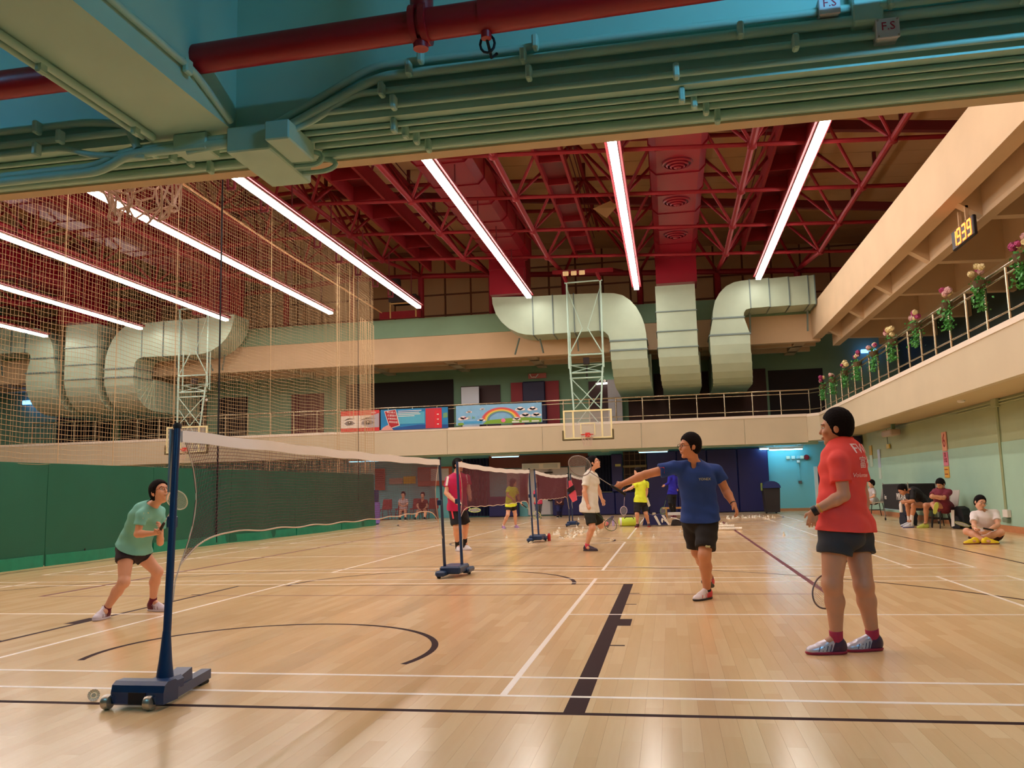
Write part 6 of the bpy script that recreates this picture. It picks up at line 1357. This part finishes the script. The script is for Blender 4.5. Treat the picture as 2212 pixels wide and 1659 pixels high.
# ---- woman in teal
TLS=fab('pale turquoise shirt',(122,196,186)); rt,Jp,inf=person('teal','crouching woman in a pale turquoise shirt and dark shorts beside the near net post',(.84,-.42,.34),(.80,-.52,-.3),TLS,fab('black maroon shorts',(34,20,30)),SK2,HB,vox=.0055,w=.90,H=.95,female=True,hands=('grip','relax'),sleeve=.55,shortlen=.30,fs=.88,heelm=mat('maroon panel',(104,24,50),.5),shoe=mat('pale lilac shoe',(214,206,220),.45),sole=mat('pale sole',(214,206,220),.5),socks=fab('maroon sock',(110,24,50)),glasses=True,pony=True,hem=-.01,halong=((.35,-.3,.75),None),toedirs=((.1,-1,0),(.95,-.25,0)),head_up=(-.3,.1,1))
patch(rt,inf,[(-.012,-.03),(-.012,.03),(.012,-.03),(.012,.03)],mat('pale yellow mark',(226,220,150),.6),tuple(Jp['chest']+A_((.10,-.02,.03))),(1,.2,0),(0,0,1))
racket((-4.79,7.42,.80),(-4.38,7.10,1.15),(.5,-1,0),'badminton racket held upright by the crouching woman in turquoise',mat('silver frame',(190,200,196),.3,metal=.5))
# ---- man in magenta
MGS=fab('magenta shirt',(190,22,86)); rt,Jp,inf=person('magenta','man in a magenta shirt with white shoulder stripes behind the second pair of net posts',(.80,-.30,0),(.45,-.88,0),MGS,fab('black navy shorts',(20,22,34)),SK2,HB,vox=.008,w=1.06,H=1.04,hands=('grip','grip'),sleeve=.6,shortlen=.85,shoe=mat('white shoe',(226,222,228),.45),sole=mat('pale sole',(214,206,220),.5),socks=fab('black sock',(24,18,22)),hem=.05,sock_h=.12)
for a,b in (('rsh','rel'),('lsh','lel')):
    p0,p1=Jp[a],Jp[b]; d=nrm(p1-p0); o_=A_((0,-.072,.02)); MB().bar(tuple(p0+o_+A_((0,0,.03))),tuple(p0+(p1-p0)*.55+o_),.045,.008).build('shoulder_stripe',WHITE,rt)
MB().bar(tuple(Jp['rhi']+A_((-.02,-.115,.0))),tuple(Jp['rhi']*.5+Jp['rkn']*.5+A_((-.01,-.105,0))),.03,.008).build('shorts_stripe',mat('coral stripe',(230,70,90),.6),rt)
racket((-3.838,15.32,.897),(-3.291,14.8,.734),(0,-.3,1),'badminton racket with a yellow-green head held low by the man in magenta',mat('yellow green frame',(190,220,110),.4))
put_shuttle(-3.80,15.28,'shuttlecock held in the hand of the man in magenta',0,z=.88)
# ---- man in white
WHS=fab('white shirt',(226,224,214)); rt,Jp,inf=person('white','man in a white shirt and black shorts walking across the middle courts',(.90,-.22,.28),(.88,-.32,0),WHS,fab('black green shorts',(18,24,18)),SK2,HB,vox=.008,w=1.0,H=1.0,hands=('grip','relax'),sleeve=.62,shortlen=.80,shoe=mat('dark purple shoe',(58,40,60),.5),sole=mat('dark sole2',(70,62,70),.6),socks=fab('pink sock',(226,80,110)),glasses=True,planted=(True,False),shoeu=(None,(-.75,0,.4)),hem=.10,sock_h=.06,toedirs=((.95,-.3,0),None))
racket((-1.465,15.4,.794),(-1.11,15.6,.467),(.1,-1,0),'badminton racket with a dark green frame hanging from the hand of the man in white',mat('dark green frame',(40,84,30),.4))
# ---- players and helpers farther away
YLS=fab('fluorescent yellow shirt',(226,242,60)); rt,Jp,inf=person('yellow_w','woman in a fluorescent yellow shirt stepping right behind the second net',(.80,.40,-.1),(.55,.80,0),YLS,BKS,SK2,HBR,vox=.011,w=.92,H=.95,female=True,hands=('relax','grip'),sleeve=.6,shortlen=.55,shoe=mat('lilac shoe',(150,110,160),.5),hem=.06,hairlow=.05,detail=False,socks=WHITE)
racket((-4.256,24.55,.706),(-3.809,24.5,.38),(0,-1,0),'badminton racket in the right hand of the woman in yellow',mat('lime racket frame',(214,226,120),.4))
rt,Jp,inf=person('yellow_m','player in a fluorescent yellow shirt standing behind the lime green bag',(-.9,-.25,-.1),(-.75,-.55,0),YLS,BKS,SK2,HB,vox=.011,w=1.0,H=.98,hands=('relax','grip'),sleeve=.55,shortlen=.9,shoe=mat('black red shoe',(60,22,30),.5),sole=mat('red sole',(190,30,40),.5),hem=.04,detail=False)
racket((-1.238,24.05,1.02),(-1.30,24.0,.41),(.4,-1,0),'badminton racket with a pale pink head hanging from the hand of the player in yellow',mat('pink white frame',(226,206,220),.4))
hm=MB().prism([(-.06,.02),(.05,.05),(.11,-.18),(.06,-.22),(-.02,-.08)],'y',0,.03).build('folded_towel',mat('white towel',(230,224,210),.8)); hm.location=tuple(float(q) for q in Jp['rha']+A_((0,-.05,.02))); tag(hm,'white folded towel in the right hand of the player in yellow','towel')
rt,Jp,inf=person('bluejk','person in a bright blue jacket and black leggings in front of the tall navy mats',(-.8,-.3,-.2),(-.75,-.45,0),fab('ultramarine jacket',(36,32,170)),fab('black leggings',(18,20,28)),SK2,HB,vox=.012,w=.98,H=1.02,female=True,hands=('grip','relax'),pants=True,longsleeve=True,shoe=mat('dark red shoe',(110,30,50),.5),hem=.05,detail=False)
racket((-.105,30.1,.80),(-.30,30.0,.20),(0,-1,0),'badminton racket with a green head beside the person in the blue jacket',mat('green frame',(120,170,90),.4))
# ---- seated people at the right
rt,Jp,inf=person('maroon','man in a maroon shirt sitting on a grey chair with one foot across his knee',(-.62,-.48,-.55),(-.93,-.35,0),fab('maroon shirt',(112,28,50)),fab('dark plum shorts',(36,18,34)),SK1,HB,vox=.009,w=1.08,H=1.0,hands=('relax','relax'),sleeve=.75,shortlen=.85,shoe=mat('lime shoe',(190,200,90),.5),sole=mat('lime sole',(180,190,80),.5),hem=.04,planted=(True,False),shoeu=(None,(.3,.9,.2)),toedirs=((-1,-.1,0),(.25,-.2,1)))
rt,Jp,inf=person('black','person in a black top bending forward on a chair, holding a white bottle',(-.75,-.2,-.62),(-.85,-.1,-.5),fab('black top',(16,14,18)),fab('grey black shorts',(50,48,54)),SK3,HB,vox=.009,w=1.0,H=1.0,hands=('relax','grip'),longsleeve=False,sleeve=.9,shortlen=.5,shoe=mat('white navy shoe',(200,204,214),.5,noise=.2,scale=20),sole=mat('blue sole',(50,60,140),.5),socks=fab('white sock',(230,226,224)),hem=.02,planted=(True,True),sock_h=.14,toedirs=((-1,-.2,0),(-1,-.25,0)))
o=empty('drink_bottle',(5.25,21.35,.45)); tag(o,'white squeeze bottle in the hand of the person bending forward in black','bottle')
bx,by,bz=[float(q) for q in Jp['lha']+A_((-.06,-.04,-.22))]; o.location=(bx,by,bz)
MB().lathe([(.03,0),(.036,.02),(.036,.17),(.028,.2),(.012,.22),(.012,.25)],(bx,by,bz),14).build('bottle_body',WHITE,o,smooth=True)
rt,Jp,inf=person('cross','man in a white shirt and glasses sitting cross-legged on the floor by the right wall',(.22,-.96,-.12),(-.15,-.98,0),fab('white sports shirt',(232,226,226)),fab('dark brown shorts',(70,30,26)),SK2,HB,vox=.0075,w=1.0,H=.98,hands=('grip','relax'),sleeve=.65,shortlen=.75,shoe=mat('yellow shoe',(240,214,40),.5),sole=mat('maroon sole',(120,40,40),.5),glasses=True,hem=.0,planted=(True,True),toedirs=((1,-.15,0),(-1,-.15,0)),halong=((-1,-.1,.2),None),head_up=(.28,0,1))
patch(rt,inf,[(-.03,-.04),(-.03,.04),(.03,-.04),(.03,.04)],mat('pale blue print',(176,190,214),.6),tuple(Jp['lsh']-A_((0,0,.05))),(1,0,0),(0,0,1))
racket((5.396,15.95,.235),(4.775,15.8,.37),(.1,-.4,1),'badminton racket with an olive green head across the lap of the man sitting cross-legged',mat('olive racket frame',(130,136,60),.4),mat('pale shaft',(220,214,150),.4))
rt,Jp,inf=person('boy','boy in a pale shirt sitting on the farthest grey chair by the right wall',(-.95,-.2,-.1),(-.95,-.2,0),fab('pale grey shirt',(206,200,204)),BKS,SK2,HB,vox=.012,w=.86,H=.9,sleeve=.7,shortlen=.9,hem=.0,detail=False)
# ---- people by the back wall
rt,Jp,inf=person('bench_w','person in a pale shirt sitting on a red chair at the back wall',(0,-1,-.1),(0,-1,0),fab('pale pink shirt',(206,190,192)),fab('dark maroon trousers',(70,30,34)),SK2,HB,vox=.013,w=.95,H=.92,shortlen=.9,hem=.0,detail=False,planted=(True,True))
rt,Jp,inf=person('bench_r','person in a dark red top sitting on a red chair at the back wall',(0,-1,-.1),(0,-1,0),fab('dark red top',(96,26,34)),fab('dark maroon trousers',(70,30,34)),SK2,HB,vox=.013,w=1.0,H=.95,shortlen=.6,hem=.0,detail=False,socks=WHITE,planted=(True,True))
rt,Jp,inf=person('pink','person in a pink top standing behind the third net',(.2,1,0),(.2,1,0),fab('pink top',(200,56,90)),fab('grey trousers',(80,80,92)),SK2,HB,vox=.013,w=.9,H=.9,pants=True,hem=.03,detail=False)
rt,Jp,inf=person('dark','person in a dark plum top standing between the third net posts',(0,-1,0),(0,-1,0),fab('plum top',(70,30,44)),fab('navy trousers',(24,28,84)),SK2,HB,vox=.013,w=1.0,H=.92,pants=True,longsleeve=True,hem=.03,detail=False)
